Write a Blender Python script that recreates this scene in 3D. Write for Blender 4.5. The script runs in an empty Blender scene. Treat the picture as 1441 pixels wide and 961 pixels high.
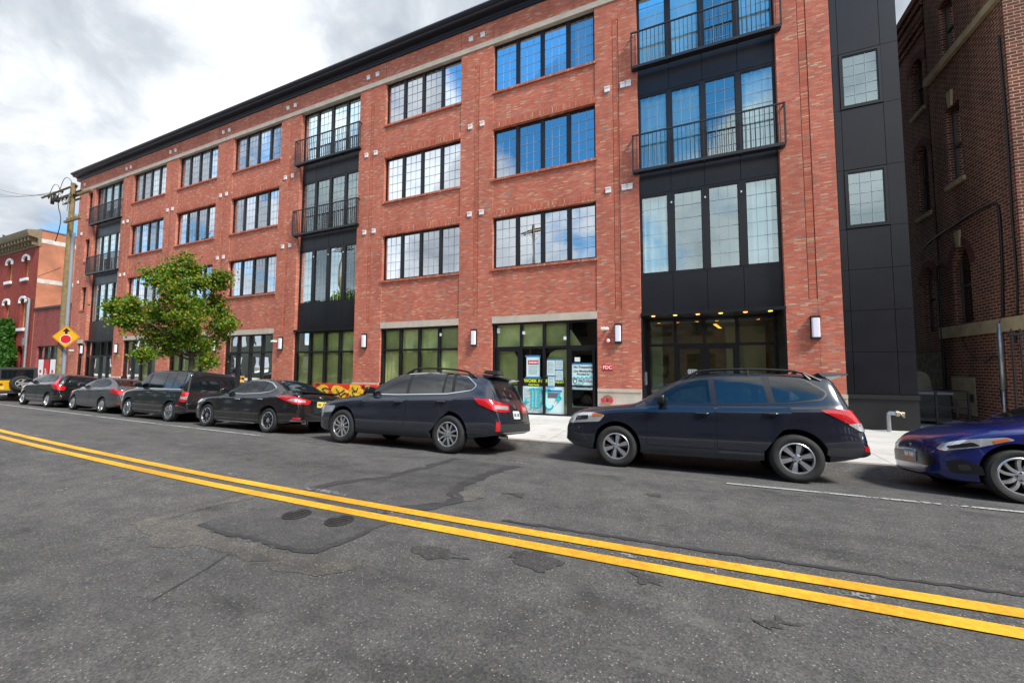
import bpy, bmesh, math, random
from mathutils import Vector, Matrix
from mathutils.bvhtree import BVHTree
from mathutils import noise as mnoise

random.seed(7)
PI = math.pi
S = bpy.context.scene
COL = S.collection
FY = 12.8            # plane of the brick front
CAMZ = 1.70

# ------------------------------------------------------------------ ground shape
def softplus(u):
    return u if u > 30 else math.log1p(math.exp(u))
def zoff(x):
    return .013 * softplus(x + 5.5) + .006 * softplus(-(x + 14))
KERB = 8.65
OPPK = -1.9
def G(x, y):
    if y < OPPK: return zoff(x) + .17 - .0139 * (OPPK - 3.4) ** 2 + .17
    if y < KERB: return zoff(x) + .17 - .0139 * (y - 3.4) ** 2
    return zoff(x) - .01 + .017 * min(y - 8.65, 6)

# ------------------------------------------------------------------ mesh helpers
class MB:
    def __init__(s): s.v = []; s.f = []; s.m = []; s.cur = 0
    def add(s, vs, fs):
        o = len(s.v); s.v += [tuple(v) for v in vs]
        for f in fs: s.f.append(tuple(i + o for i in f)); s.m.append(s.cur)
    def box(s, x0, x1, y0, y1, z0, z1):
        s.add([(x0,y0,z0),(x1,y0,z0),(x1,y1,z0),(x0,y1,z0),(x0,y0,z1),(x1,y0,z1),(x1,y1,z1),(x0,y1,z1)],
              [(0,3,2,1),(4,5,6,7),(0,1,5,4),(1,2,6,5),(2,3,7,6),(3,0,4,7)])
    def quad(s, a, b, c, d): s.add([a,b,c,d],[(0,1,2,3)])
    def tube(s, pts, r, n=8, cap=True):
        pts = [Vector(p) for p in pts]; k = len(pts)
        rr = r if isinstance(r, (list, tuple)) else [r]*k
        vs = []; up = None
        for i, p in enumerate(pts):
            t = (pts[min(i+1,k-1)] - pts[max(i-1,0)])
            if t.length < 1e-9: t = Vector((0,0,1))
            t.normalize()
            if up is None:
                up = Vector((0,0,1)) if abs(t.z) < .9 else Vector((1,0,0))
            a = t.cross(up)
            if a.length < 1e-6: a = t.cross(Vector((0,1,0)))
            a.normalize(); b = a.cross(t); b.normalize(); up = b
            for j in range(n):
                q = 2*PI*j/n
                vs.append(p + (a*math.cos(q) + b*math.sin(q))*rr[i])
        fs = []
        for i in range(k-1):
            for j in range(n):
                fs.append((i*n+j, i*n+(j+1)%n, (i+1)*n+(j+1)%n, (i+1)*n+j))
        if cap:
            fs.append(tuple(range(n))[::-1]); fs.append(tuple((k-1)*n+j for j in range(n)))
        s.add(vs, fs)
    def prism(s, poly, fn, d0, d1):
        """poly in 2D, fn(u,v,d) -> 3D"""
        n = len(poly)
        vs = [fn(u,v,d0) for u,v in poly] + [fn(u,v,d1) for u,v in poly]
        fs = [tuple(range(n)), tuple(range(2*n-1, n-1, -1))]
        for i in range(n): fs.append((i, i+n, (i+1)%n+n, (i+1)%n))
        s.add(vs, fs)
    def lathe(s, prof, fn, n=40, closed=False):
        """prof [(r,h)], fn(a,b,h) -> 3D with a,b = r cos, r sin"""
        vs = []; k = len(prof)
        for r, h in prof:
            for j in range(n):
                q = 2*PI*j/n; vs.append(fn(r*math.cos(q), r*math.sin(q), h))
        fs = []
        for i in range(k if closed else k-1):
            i2 = (i+1) % k
            for j in range(n):
                fs.append((i*n+j, i*n+(j+1)%n, i2*n+(j+1)%n, i2*n+j))
        s.add(vs, fs)
    def build(s, name, mat, parent=None, smooth=False, angle=None, recalc=True, matrix=None):
        me = bpy.data.meshes.new(name); me.from_pydata(s.v, [], s.f)
        mats = mat if isinstance(mat, (list, tuple)) else [mat]
        for m in mats: me.materials.append(m)
        if len(mats) > 1: me.polygons.foreach_set('material_index', s.m)
        if matrix is not None: me.transform(matrix)
        if recalc:
            bm = bmesh.new(); bm.from_mesh(me); bmesh.ops.recalc_face_normals(bm, faces=bm.faces); bm.to_mesh(me); bm.free()
        if smooth:
            me.polygons.foreach_set('use_smooth', [True]*len(me.polygons))
            if angle: me.set_sharp_from_angle(angle=math.radians(angle))
        me.update()
        return link(name, me, parent)
def link(name, me, parent=None):
    o = bpy.data.objects.new(name, me); COL.objects.link(o)
    if parent is not None: o.parent = parent
    return o
def tag(o, label=None, cat=None, group=None, kind=None):
    if label: o['label'] = label
    if cat: o['category'] = cat
    if group: o['group'] = group
    if kind: o['kind'] = kind
    return o
def empty(name, label, cat, group=None, loc=(0,0,0)):
    o = bpy.data.objects.new(name, None); COL.objects.link(o); o.location = loc; o.empty_display_size = .2
    return tag(o, label, cat, group)
def Box(name, mat, parent, *b):
    m = MB(); m.box(*b); return m.build(name, mat, parent)
def lerp(a, b, t): return a + (b-a)*t
def interp(tab, x):
    if x <= tab[0][0]: return tab[0][1]
    for i in range(len(tab)-1):
        x0, y0 = tab[i]; x1, y1 = tab[i+1]
        if x <= x1: return lerp(y0, y1, (x-x0)/max(1e-9, x1-x0))
    return tab[-1][1]
def chaikin(p, it=2, closed=False):
    for _ in range(it):
        q = []; n = len(p)
        if not closed: q.append(p[0])
        for i in range(n if closed else n-1):
            a = p[i]; b = p[(i+1) % n]
            q.append(tuple(lerp(a[k], b[k], .25) for k in range(len(a))))
            q.append(tuple(lerp(a[k], b[k], .75) for k in range(len(a))))
        if not closed: q.append(p[-1])
        p = q
    return p
def rpoly(p, r=.04, seg=4):
    out = []; n = len(p)
    for i in range(n):
        a = Vector(p[i-1]); b = Vector(p[i]); c = Vector(p[(i+1) % n])
        da = (a-b); dc = (c-b); ra = min(r, da.length*.45); rc = min(r, dc.length*.45)
        p0 = b + da.normalized()*ra; p2 = b + dc.normalized()*rc
        for k in range(seg+1):
            t = k/seg; q = p0*(1-t)**2 + b*2*t*(1-t) + p2*t*t; out.append((q.x, q.y))
    return out
def grid_fill(poly, step):
    """2D polygon cut by a grid -> (verts2d, faces)"""
    bm = bmesh.new(); vs = [bm.verts.new((u, v, 0)) for u, v in poly]; bm.faces.new(vs)
    us = [p[0] for p in poly]; ws = [p[1] for p in poly]
    for ax, lo, hi in ((0, min(us), max(us)), (1, min(ws), max(ws))):
        st = step if not isinstance(step, tuple) else step[ax]
        k = int((hi-lo)/st)
        for i in range(1, k+1):
            co = lo + (hi-lo)*i/(k+1); no = Vector((1,0,0)) if ax == 0 else Vector((0,1,0))
            bmesh.ops.bisect_plane(bm, geom=bm.verts[:]+bm.edges[:]+bm.faces[:], plane_co=no*co, plane_no=no)
    bm.verts.ensure_lookup_table(); bm.verts.index_update()
    V = [(v.co.x, v.co.y) for v in bm.verts]; F = [tuple(v.index for v in f.verts) for f in bm.faces]
    B = [(e.verts[0].index, e.verts[1].index) for e in bm.edges if len(e.link_faces) == 1]
    bm.free(); return V, F, B

# ------------------------------------------------------------------ materials
def newmat(name):
    m = bpy.data.materials.new(name); m.use_nodes = True
    nt = m.node_tree; b = nt.nodes['Principled BSDF']; return m, nt, b
def N(nt, t, **k):
    n = nt.nodes.new(t)
    for a, v in k.items():
        if a.startswith('i_'):
            key = a[2:]; key = int(key) if key.isdigit() else key.replace('_', ' ')
            n.inputs[key].default_value = v
        else: setattr(n, a, v)
    return n
def L(nt, a, b): nt.links.new(a, b)
def ramp(nt, stops, const=False):
    n = nt.nodes.new('ShaderNodeValToRGB'); r = n.color_ramp
    if const: r.interpolation = 'CONSTANT'
    while len(r.elements) < len(stops): r.elements.new(.5)
    for e, (p, c) in zip(r.elements, stops):
        e.position = p; e.color = (*c, 1) if len(c) == 3 else c
    return n
def plain(name, col, rough=.5, metal=0, coat=0, spec=.5, var=0, vscale=8, bump=0, bscale=60, emis=None):
    m, nt, b = newmat(name)
    b.inputs['Base Color'].default_value = (*col, 1); b.inputs['Roughness'].default_value = rough
    b.inputs['Metallic'].default_value = metal; b.inputs['Coat Weight'].default_value = coat; b.inputs['Coat Roughness'].default_value = .04
    b.inputs['Specular IOR Level'].default_value = spec
    tc = N(nt, 'ShaderNodeTexCoord')
    if var:
        nz = N(nt, 'ShaderNodeTexNoise', i_Scale=vscale, i_Detail=5.0, i_Roughness=.6); L(nt, tc.outputs['Object'], nz.inputs['Vector'])
        r = ramp(nt, [(.3, tuple(c*(1-var) for c in col)), (.7, tuple(min(1, c*(1+var)) for c in col))])
        L(nt, nz.outputs['Fac'], r.inputs['Fac']); L(nt, r.outputs['Color'], b.inputs['Base Color'])
    if bump:
        nb = N(nt, 'ShaderNodeTexNoise', i_Scale=bscale, i_Detail=3.0); L(nt, tc.outputs['Object'], nb.inputs['Vector'])
        bp = N(nt, 'ShaderNodeBump', i_Strength=bump, i_Distance=.01); L(nt, nb.outputs['Fac'], bp.inputs['Height']); L(nt, bp.outputs['Normal'], b.inputs['Normal'])
    if emis:
        b.inputs['Emission Color'].default_value = (*emis[0], 1); b.inputs['Emission Strength'].default_value = emis[1]
    return m
def brick(name, stops, mortar, bw=.178, rh=.0456, ms=.006, rot=False, bump=.5, dirt=.22, stack=False, off=.5):
    m, nt, b = newmat(name)
    tc = N(nt, 'ShaderNodeTexCoord'); sp = N(nt, 'ShaderNodeSeparateXYZ'); L(nt, tc.outputs['Object'], sp.inputs[0])
    ad = N(nt, 'ShaderNodeMath', operation='ADD'); L(nt, sp.outputs['X'], ad.inputs[0]); L(nt, sp.outputs['Y'], ad.inputs[1])
    cb = N(nt, 'ShaderNodeCombineXYZ')
    L(nt, ad.outputs[0], cb.inputs[1 if rot else 0]); L(nt, sp.outputs['Z'], cb.inputs[0 if rot else 1])
    bt = N(nt, 'ShaderNodeTexBrick', i_Scale=1.0, i_Color1=(0,0,0,1), i_Color2=(1,1,1,1), i_Mortar=(.5,.5,.5,1))
    bt.inputs['Mortar Size'].default_value = ms; bt.inputs['Brick Width'].default_value = bw; bt.inputs['Row Height'].default_value = rh
    bt.inputs['Mortar Smooth'].default_value = .15; bt.inputs['Bias'].default_value = 0; bt.offset = 0 if stack else off
    L(nt, cb.outputs[0], bt.inputs['Vector'])
    r = ramp(nt, stops, True); L(nt, bt.outputs['Color'], r.inputs['Fac'])
    # weathering of the face
    nz = N(nt, 'ShaderNodeTexNoise', i_Scale=.9, i_Detail=6.0, i_Roughness=.65); mpd = N(nt, 'ShaderNodeMapping'); mpd.inputs['Scale'].default_value = (1.6,1.6,.45); L(nt, tc.outputs['Object'], mpd.inputs['Vector']); L(nt, mpd.outputs[0], nz.inputs['Vector'])
    r2 = ramp(nt, [(.3, (1-dirt,)*3), (.7, (1+dirt*.4,)*3)]); L(nt, nz.outputs['Fac'], r2.inputs['Fac'])
    nf = N(nt, 'ShaderNodeTexNoise', i_Scale=45.0, i_Detail=3.0); L(nt, tc.outputs['Object'], nf.inputs['Vector'])
    r3 = ramp(nt, [(.25, (.78,)*3), (.75, (1.15,)*3)]); L(nt, nf.outputs['Fac'], r3.inputs['Fac'])
    mu = N(nt, 'ShaderNodeMix', data_type='RGBA', blend_type='MULTIPLY', i_0=1.0); L(nt, r.outputs['Color'], mu.inputs[6]); L(nt, r3.outputs['Color'], mu.inputs[7])
    mx = N(nt, 'ShaderNodeMix', data_type='RGBA'); L(nt, bt.outputs['Fac'], mx.inputs[0]); L(nt, mu.outputs[2], mx.inputs[6]); mx.inputs[7].default_value = (*mortar, 1)
    m2 = N(nt, 'ShaderNodeMix', data_type='RGBA', blend_type='MULTIPLY', i_0=1.0); L(nt, mx.outputs[2], m2.inputs[6]); L(nt, r2.outputs['Color'], m2.inputs[7])
    L(nt, m2.outputs[2], b.inputs['Base Color']); b.inputs['Roughness'].default_value = .85; b.inputs['Specular IOR Level'].default_value = .25
    iv = N(nt, 'ShaderNodeMath', operation='SUBTRACT'); iv.inputs[0].default_value = 1; L(nt, bt.outputs['Fac'], iv.inputs[1])
    a2 = N(nt, 'ShaderNodeMath', operation='MULTIPLY_ADD'); L(nt, nf.outputs['Fac'], a2.inputs[0]); a2.inputs[1].default_value = .25; L(nt, iv.outputs[0], a2.inputs[2])
    bp = N(nt, 'ShaderNodeBump', i_Strength=bump, i_Distance=.006); L(nt, a2.outputs[0], bp.inputs['Height']); L(nt, bp.outputs['Normal'], b.inputs['Normal'])
    return m
def glass(name, refl, tint, tmul, rough=.0, rcol=(1,1,1), ior=1.5):
    """pane: part mirror (coated glass), part tinted see-through"""
    m = bpy.data.materials.new(name); m.use_nodes = True; nt = m.node_tree; nt.nodes.clear()
    out = N(nt, 'ShaderNodeOutputMaterial'); gl = N(nt, 'ShaderNodeBsdfGlossy', i_Roughness=rough, i_Color=(*rcol, 1)); tr = N(nt, 'ShaderNodeBsdfTransparent')
    tr.inputs['Color'].default_value = (*[c*tmul for c in tint], 1)
    lw = N(nt, 'ShaderNodeFresnel', i_IOR=ior)
    ma = N(nt, 'ShaderNodeMath', operation='MULTIPLY_ADD', use_clamp=True); ma.inputs[1].default_value = 1-refl; ma.inputs[2].default_value = refl
    L(nt, lw.outputs[0], ma.inputs[0])
    mix = N(nt, 'ShaderNodeMixShader'); L(nt, ma.outputs[0], mix.inputs[0]); L(nt, tr.outputs[0], mix.inputs[1]); L(nt, gl.outputs[0], mix.inputs[2]); L(nt, mix.outputs[0], out.inputs['Surface'])
    tc = N(nt, 'ShaderNodeTexCoord'); nz = N(nt, 'ShaderNodeTexNoise', i_Scale=1.3, i_Detail=1.0); L(nt, tc.outputs['Object'], nz.inputs['Vector'])
    bp = N(nt, 'ShaderNodeBump', i_Strength=.12, i_Distance=.02); L(nt, nz.outputs['Fac'], bp.inputs['Height']); L(nt, bp.outputs['Normal'], gl.inputs['Normal'])
    return m

RED = [(0,(.53,.118,.064)),(.20,(.59,.152,.080)),(.44,(.63,.190,.105)),(.62,(.55,.125,.068)),(.77,(.62,.235,.145)),(.87,(.59,.155,.080)),(.925,(.64,.37,.225)),(.962,(.37,.21,.165)),(.985,(.56,.31,.215))]
M = {}
M['brick'] = brick('red_face_brick', RED, (.30,.20,.175))
M['soldier'] = brick('red_soldier_brick', RED, (.17,.105,.095), rot=True, bw=.30, rh=.0456, stack=True)
M['stack'] = brick('red_stack_brick', RED, (.17,.105,.095), bw=.40, stack=True)
M['oldbrick'] = brick('old_dark_brick', [(0,(.17,.042,.029)),(.3,(.22,.056,.037)),(.6,(.14,.038,.028)),(.85,(.25,.072,.046))], (.46,.35,.235), bw=.215, rh=.078, ms=.0095, bump=.6, dirt=.45)
M['vicbrick'] = brick('victorian_brick', [(0,(.30,.045,.032)),(.4,(.35,.058,.04)),(.8,(.26,.04,.03))], (.17,.06,.05), bw=.21, rh=.07, ms=.006)
M['annexbrick'] = brick('annex_brick', [(0,(.30,.06,.05)),(.4,(.34,.08,.065)),(.8,(.27,.055,.05))], (.24,.12,.11), bw=.21, rh=.07, ms=.006)
M['stucco'] = plain('orange_stucco', (.44,.185,.105), .9, var=.25, vscale=.9, bump=.3)
M['rubble'] = plain('rubble_stone', (.20,.165,.11), .95, var=.6, vscale=7, bump=1, bscale=9)
M['lime'] = plain('limestone', (.50,.44,.36), .8, var=.14, vscale=3, bump=.2)
M['oldlime'] = plain('old_limestone', (.45,.34,.20), .85, var=.25, vscale=2.5, bump=.3)
M['panel'] = plain('charcoal_metal_panel', (.0085,.009,.0125), .34, spec=.38, var=.3, vscale=1.3, bump=.04, bscale=1.2)
M['frame'] = plain('dark_aluminium_frame', (.009,.009,.011), .36, spec=.4)
M['muntin'] = plain('muntin_grey', (.34,.38,.44), .45)
M['rail'] = plain('black_rail_paint', (.014,.014,.017), .4)
M['cornice'] = plain('navy_cornice_metal', (.020,.024,.034), .35, metal=.3)
M['white'] = plain('white_paint', (.78,.78,.78), .45)
M['dark'] = plain('dark_interior', (.030,.034,.038), .9)
M['lobby'] = plain('lobby_wall', (.36,.25,.15), .8, var=.3, vscale=3)
M['curtain'] = plain('white_curtain', (.72,.75,.75), .9)
M['kraft'] = plain('olive_paper', (.60,.56,.26), .9, var=.22, vscale=1.7, bump=.7, bscale=4)
M['glass'] = glass('window_glass', .52, (.75,.93,1), .85, rcol=(.89,.95,1))
M['glassb'] = glass('balcony_glass', .34, (.78,.98,1), 1.0, rcol=(.80,.97,.98))
M['shopglass'] = glass('shop_glass', .06, (.88,1,.90), .98, ior=1.33)
M['oldglass'] = glass('old_glass', .10, (.7,.75,.75), .5)
M['concrete'] = None
M['steel'] = plain('galvanised_steel', (.42,.44,.46), .4, metal=.8, var=.15, vscale=10)
M['wood'] = plain('weathered_pole_wood', (.20,.145,.065), .9, var=.35, vscale=6, bump=.6, bscale=20)
M['greyp'] = plain('grey_plastic_conduit', (.22,.25,.29), .5)
M['black'] = plain('black_plastic', (.012,.012,.013), .45)
M['red'] = plain('red_paint', (.55,.015,.02), .4)
M['yellow'] = plain('sign_yellow', (.85,.36,.006), .45)

# ------------------------------------------------------------------ text
def text_obj(name, s, size, mat, loc, parent=None, rot=(PI/2,0,0), align='CENTER', depth=.003, bold=.0, sx=1):
    c = bpy.data.curves.new(name, 'FONT'); c.body = s; c.size = size; c.align_x = align; c.align_y = 'CENTER'; c.extrude = depth; c.offset = bold; c.resolution_u = 3
    t = bpy.data.objects.new('tmp', c); COL.objects.link(t)
    dg = bpy.context.evaluated_depsgraph_get(); me = bpy.data.meshes.new_from_object(t.evaluated_get(dg)); me.name = name
    bpy.data.objects.remove(t); bpy.data.curves.remove(c)
    me.materials.clear(); me.materials.append(mat)
    me.transform(Matrix.Translation(loc) @ Matrix.Rotation(rot[2], 4, 'Z') @ Matrix.Rotation(rot[0], 4, 'X') @ Matrix.Diagonal((sx,1,1,1)))
    return link(name, me, parent)
# ================================================================== ground
def asphalt(name, base, specks=1.0, stain=.35, scale=1.0):
    m, nt, b = newmat(name); tc = N(nt, 'ShaderNodeTexCoord')
    mp = N(nt, 'ShaderNodeMapping'); mp.inputs['Scale'].default_value = (.22, 1.1, 1); L(nt, tc.outputs['Object'], mp.inputs['Vector'])
    big = N(nt, 'ShaderNodeTexNoise', i_Scale=.9, i_Detail=7.0, i_Roughness=.62); L(nt, mp.outputs[0], big.inputs['Vector'])
    r1 = ramp(nt, [(.28, (1-stain,)*3), (.5, (1,)*3), (.72, (1+stain*.55, 1+stain*.52, 1+stain*.47))]); L(nt, big.outputs['Fac'], r1.inputs['Fac'])
    med = N(nt, 'ShaderNodeTexNoise', i_Scale=3.6, i_Detail=10.0, i_Roughness=.78); L(nt, tc.outputs['Object'], med.inputs['Vector'])
    r2 = ramp(nt, [(.3, (.62,)*3), (.5, (1,)*3), (.70, (1.36, 1.33, 1.27))]); L(nt, med.outputs['Fac'], r2.inputs['Fac'])
    fine = N(nt, 'ShaderNodeTexNoise', i_Scale=62.0, i_Detail=4.0, i_Roughness=.75); L(nt, tc.outputs['Object'], fine.inputs['Vector'])
    r3 = ramp(nt, [(.30, (.45,)*3), (.5, (.98,)*3), (.68, (1.75, 1.72, 1.66))]); L(nt, fine.outputs['Fac'], r3.inputs['Fac'])
    vo = N(nt, 'ShaderNodeTexVoronoi', i_Scale=46.0); L(nt, tc.outputs['Object'], vo.inputs['Vector'])
    lt = N(nt, 'ShaderNodeMath', operation='LESS_THAN'); lt.inputs[1].default_value = .22; L(nt, vo.outputs['Distance'], lt.inputs[0])
    sx = N(nt, 'ShaderNodeSeparateColor'); L(nt, vo.outputs['Color'], sx.inputs[0])
    gt = N(nt, 'ShaderNodeMath', operation='GREATER_THAN'); gt.inputs[1].default_value = .72; L(nt, sx.outputs[0], gt.inputs[0])
    sk = N(nt, 'ShaderNodeMath', operation='MULTIPLY'); L(nt, lt.outputs[0], sk.inputs[0]); L(nt, gt.outputs[0], sk.inputs[1])
    sk2 = N(nt, 'ShaderNodeMath', operation='MULTIPLY'); L(nt, sk.outputs[0], sk2.inputs[0]); sk2.inputs[1].default_value = .70*specks
    # worn pale scuffs, stretched along the street
    mp2 = N(nt, 'ShaderNodeMapping'); mp2.inputs['Scale'].default_value = (.55, 2.6, 1); L(nt, tc.outputs['Object'], mp2.inputs['Vector'])
    sc = N(nt, 'ShaderNodeTexNoise', i_Scale=1.7, i_Detail=9.0, i_Roughness=.68); L(nt, mp2.outputs[0], sc.inputs['Vector'])
    r5 = ramp(nt, [(.58, (0,)*3), (.72, (.42,)*3)]); L(nt, sc.outputs['Fac'], r5.inputs['Fac'])
    mp3 = N(nt, 'ShaderNodeMapping'); mp3.inputs['Scale'].default_value = (.8, 2.0, 1); mp3.inputs['Location'].default_value = (7, 3, 0); L(nt, tc.outputs['Object'], mp3.inputs['Vector'])
    ds = N(nt, 'ShaderNodeTexNoise', i_Scale=.85, i_Detail=7.0, i_Roughness=.55); L(nt, mp3.outputs[0], ds.inputs['Vector'])
    r6 = ramp(nt, [(.60, (1,)*3), (.70, (.62,)*3)]); L(nt, ds.outputs['Fac'], r6.inputs['Fac'])
    col = N(nt, 'ShaderNodeRGB'); col.outputs[0].default_value = (*base, 1); prev = col.outputs[0]
    for r in (r1, r2, r3, r6):
        mu = N(nt, 'ShaderNodeMix', data_type='RGBA', blend_type='MULTIPLY', i_0=1.0); L(nt, prev, mu.inputs[6]); L(nt, r.outputs['Color'], mu.inputs[7]); prev = mu.outputs[2]
    s1 = N(nt, 'ShaderNodeMix', data_type='RGBA'); L(nt, r5.outputs['Color'], s1.inputs[0]); L(nt, prev, s1.inputs[6]); s1.inputs[7].default_value = (.17,.165,.155,1)
    s2 = N(nt, 'ShaderNodeMix', data_type='RGBA'); L(nt, sk2.outputs[0], s2.inputs[0]); L(nt, s1.outputs[2], s2.inputs[6]); s2.inputs[7].default_value = (.36,.34,.30,1)
    L(nt, s2.outputs[2], b.inputs['Base Color']); b.inputs['Roughness'].default_value = .8; b.inputs['Specular IOR Level'].default_value = .35
    bp = N(nt, 'ShaderNodeBump', i_Strength=.75, i_Distance=.012); L(nt, fine.outputs['Fac'], bp.inputs['Height'])
    bp2 = N(nt, 'ShaderNodeBump', i_Strength=.35, i_Distance=.05); L(nt, med.outputs['Fac'], bp2.inputs['Height']); L(nt, bp.outputs['Normal'], bp2.inputs['Normal']); L(nt, bp2.outputs['Normal'], b.inputs['Normal'])
    return m
def road_paint(name, col, wear):
    m, nt, b = newmat(name); tc = N(nt, 'ShaderNodeTexCoord')
    nz = N(nt, 'ShaderNodeTexNoise', i_Scale=22.0, i_Detail=6.0, i_Roughness=.75); L(nt, tc.outputs['Object'], nz.inputs['Vector'])
    n2 = N(nt, 'ShaderNodeTexNoise', i_Scale=1.6, i_Detail=4.0); L(nt, tc.outputs['Object'], n2.inputs['Vector'])
    ad = N(nt, 'ShaderNodeMath', operation='MULTIPLY_ADD'); L(nt, n2.outputs['Fac'], ad.inputs[0]); ad.inputs[1].default_value = .7; L(nt, nz.outputs['Fac'], ad.inputs[2])
    r = ramp(nt, [(wear, (1,)*3), (wear+.06, (0,)*3)]); L(nt, ad.outputs[0], r.inputs['Fac'])
    r2 = ramp(nt, [(.72, tuple(c*.62 for c in col)), (1.0, col)]); L(nt, ad.outputs[0], r2.inputs['Fac'])
    tr = N(nt, 'ShaderNodeBsdfTransparent'); mx = N(nt, 'ShaderNodeMixShader'); L(nt, r2.outputs['Color'], b.inputs['Base Color']); b.inputs['Roughness'].default_value = .6
    L(nt, r.outputs['Color'], mx.inputs[0]); L(nt, tr.outputs[0], mx.inputs[1]); L(nt, b.outputs[0], mx.inputs[2])
    L(nt, mx.outputs[0], nt.nodes['Material Output'].inputs['Surface'])
    bp = N(nt, 'ShaderNodeBump', i_Strength=.5, i_Distance=.01); L(nt, nz.outputs['Fac'], bp.inputs['Height']); L(nt, bp.outputs['Normal'], b.inputs['Normal'])
    return m
M['asphalt'] = asphalt('asphalt', (.083,.0815,.080))
M['patch'] = asphalt('newer_asphalt', (.066,.065,.065), specks=.5, stain=.35)
M['tar'] = plain('sealing_tar', (.036,.036,.038), .65, var=.3, vscale=6, bump=.5, bscale=40)
M['grit'] = asphalt('worn_grit', (.100,.094,.086), specks=1.0, stain=.45)
M['stainm'] = asphalt('oil_stained_asphalt', (.054,.052,.052), specks=.6, stain=.25)
M['gutter'] = plain('gutter_dirt', (.115,.085,.055), .95, var=.6, vscale=9, bump=.8, bscale=30)
M['ypaint'] = road_paint('yellow_road_paint', (.80,.41,.022), 1.06)
M['wpaint'] = road_paint('white_road_paint', (.55,.55,.53), .86)
M['wpaint2'] = road_paint('worn_white_paint', (.42,.42,.41), .70)

def concrete(name='pavement_concrete', c1=(.47,.46,.44,1), c2=(.55,.54,.52,1), bw=1.52, rh=1.38):
    m, nt, b = newmat(name); tc = N(nt, 'ShaderNodeTexCoord')
    bt = N(nt, 'ShaderNodeTexBrick', i_Scale=1.0, i_Color1=c1, i_Color2=c2, i_Mortar=(.2,.195,.185,1)); bt.offset = 0
    bt.inputs['Mortar Size'].default_value = .008; bt.inputs['Brick Width'].default_value = bw; bt.inputs['Row Height'].default_value = rh; L(nt, tc.outputs['Object'], bt.inputs['Vector'])
    nz = N(nt, 'ShaderNodeTexNoise', i_Scale=1.4, i_Detail=7.0, i_Roughness=.65); L(nt, tc.outputs['Object'], nz.inputs['Vector'])
    r = ramp(nt, [(.28, (.66,.64,.61)), (.45, (.92,.91,.89)), (.65, (1.05,)*3)]); L(nt, nz.outputs['Fac'], r.inputs['Fac'])
    mu = N(nt, 'ShaderNodeMix', data_type='RGBA', blend_type='MULTIPLY', i_0=1.0); L(nt, bt.outputs['Color'], mu.inputs[6]); L(nt, r.outputs['Color'], mu.inputs[7])
    L(nt, mu.outputs[2], b.inputs['Base Color']); b.inputs['Roughness'].default_value = .85
    return m
M['concrete'] = concrete()
M['kerb'] = concrete('kerb_concrete', (.25,.235,.215,1), (.31,.295,.27,1), 3.05, 90)
M['earth'] = plain('far_ground', (.09,.085,.07), .95, var=.3, vscale=.3)

def sheet(name, xs, ys, mat, zf, kind='structure'):
    m = MB(); nx, ny = len(xs), len(ys)
    m.add([(x, y, zf(x, y)) for x in xs for y in ys], [(i*ny+j, (i+1)*ny+j, (i+1)*ny+j+1, i*ny+j+1) for i in range(nx-1) for j in range(ny-1)])
    o = m.build(name, mat, smooth=True, recalc=False); return tag(o, kind=kind)
xs = [-220,-150,-100,-70] + [-60+i for i in range(91)] + [35,45,60,90,140]
sheet('road', xs, [OPPK + (KERB-OPPK)*i/32 for i in range(33)], M['asphalt'], G)
sheet('pavement', xs, [KERB+.16+i*.5 for i in range(9)] + [13.3, 14, 16, 20, 30], M['concrete'], lambda x, y: G(x, max(y, KERB+.001)))
sheet('far_pavement', xs, [-7.9,-6,-4,OPPK-.16], M['concrete'], G)
m = MB(); m.add([(-900,-900,-1.2),(900,-900,-1.2),(900,900,-1.2),(-900,900,-1.2)],[(0,1,2,3)]); tag(m.build('ground', M['earth']), kind='structure')
def kerb(name, y0, y1, face):
    m = MB()
    for i in range(len(xs)-1):
        a, b = xs[i], xs[i+1]
        za, zb = G(a, KERB+.01 if face == 0 else OPPK-.01), G(b, KERB+.01 if face == 0 else OPPK-.01)
        m.add([(a,y0,za-.35),(b,y0,zb-.35),(b,y1,zb-.35),(a,y1,za-.35),(a,y0+.012,za+.004),(b,y0+.012,zb+.004),(b,y1,zb+.004),(a,y1,za+.004)],[(4,5,6,7),(0,1,5,4),(2,3,7,6)])
    tag(m.build(name, M['kerb'], recalc=False), kind='structure')
kerb('kerb', KERB, KERB+.16, 0); kerb('far_kerb', OPPK-.16, OPPK, 1)

def drape(name, poly, mat, dz, step=.25, kind='structure'):
    V, F, B = grid_fill(poly, step); m = MB(); m.add([(x, y, G(x, y)+dz) for x, y in V], F)
    return tag(m.build(name, mat, smooth=True), kind=kind)
def ribbon(name, pts, w, mat, dz, step=.5, kind='structure', jit=0):
    P = []
    for (x0,y0),(x1,y1) in zip(pts, pts[1:]):
        k = max(1, int(math.hypot(x1-x0,y1-y0)/step))
        P += [(lerp(x0,x1,i/k), lerp(y0,y1,i/k)) for i in range(k)]
    P.append(pts[-1]); vs = []
    for i, p in enumerate(P):
        a = P[max(0,i-1)]; b = P[min(len(P)-1,i+1)]; d = Vector((b[0]-a[0], b[1]-a[1])).normalized(); n = Vector((-d.y, d.x))
        ww = w*(1+random.uniform(-jit,jit)); j2 = random.uniform(-jit,jit)*w*.6
        for s in (-.5, .5):
            q = (p[0]+n.x*(ww*s+j2), p[1]+n.y*(ww*s+j2)); vs.append((q[0], q[1], G(*q)+dz))
    m = MB(); m.add(vs, [(2*i,2*i+1,2*i+3,2*i+2) for i in range(len(P)-1)])
    return tag(m.build(name, mat, smooth=True), kind=kind)
yl = lambda x: 3.185 + (.0016*x*x if x < 0 else .012*x)
yu = lambda x: 3.425 + (.0017*x*x if x < 0 else .018*x)
ex = [-26+i for i in range(40)]
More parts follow.
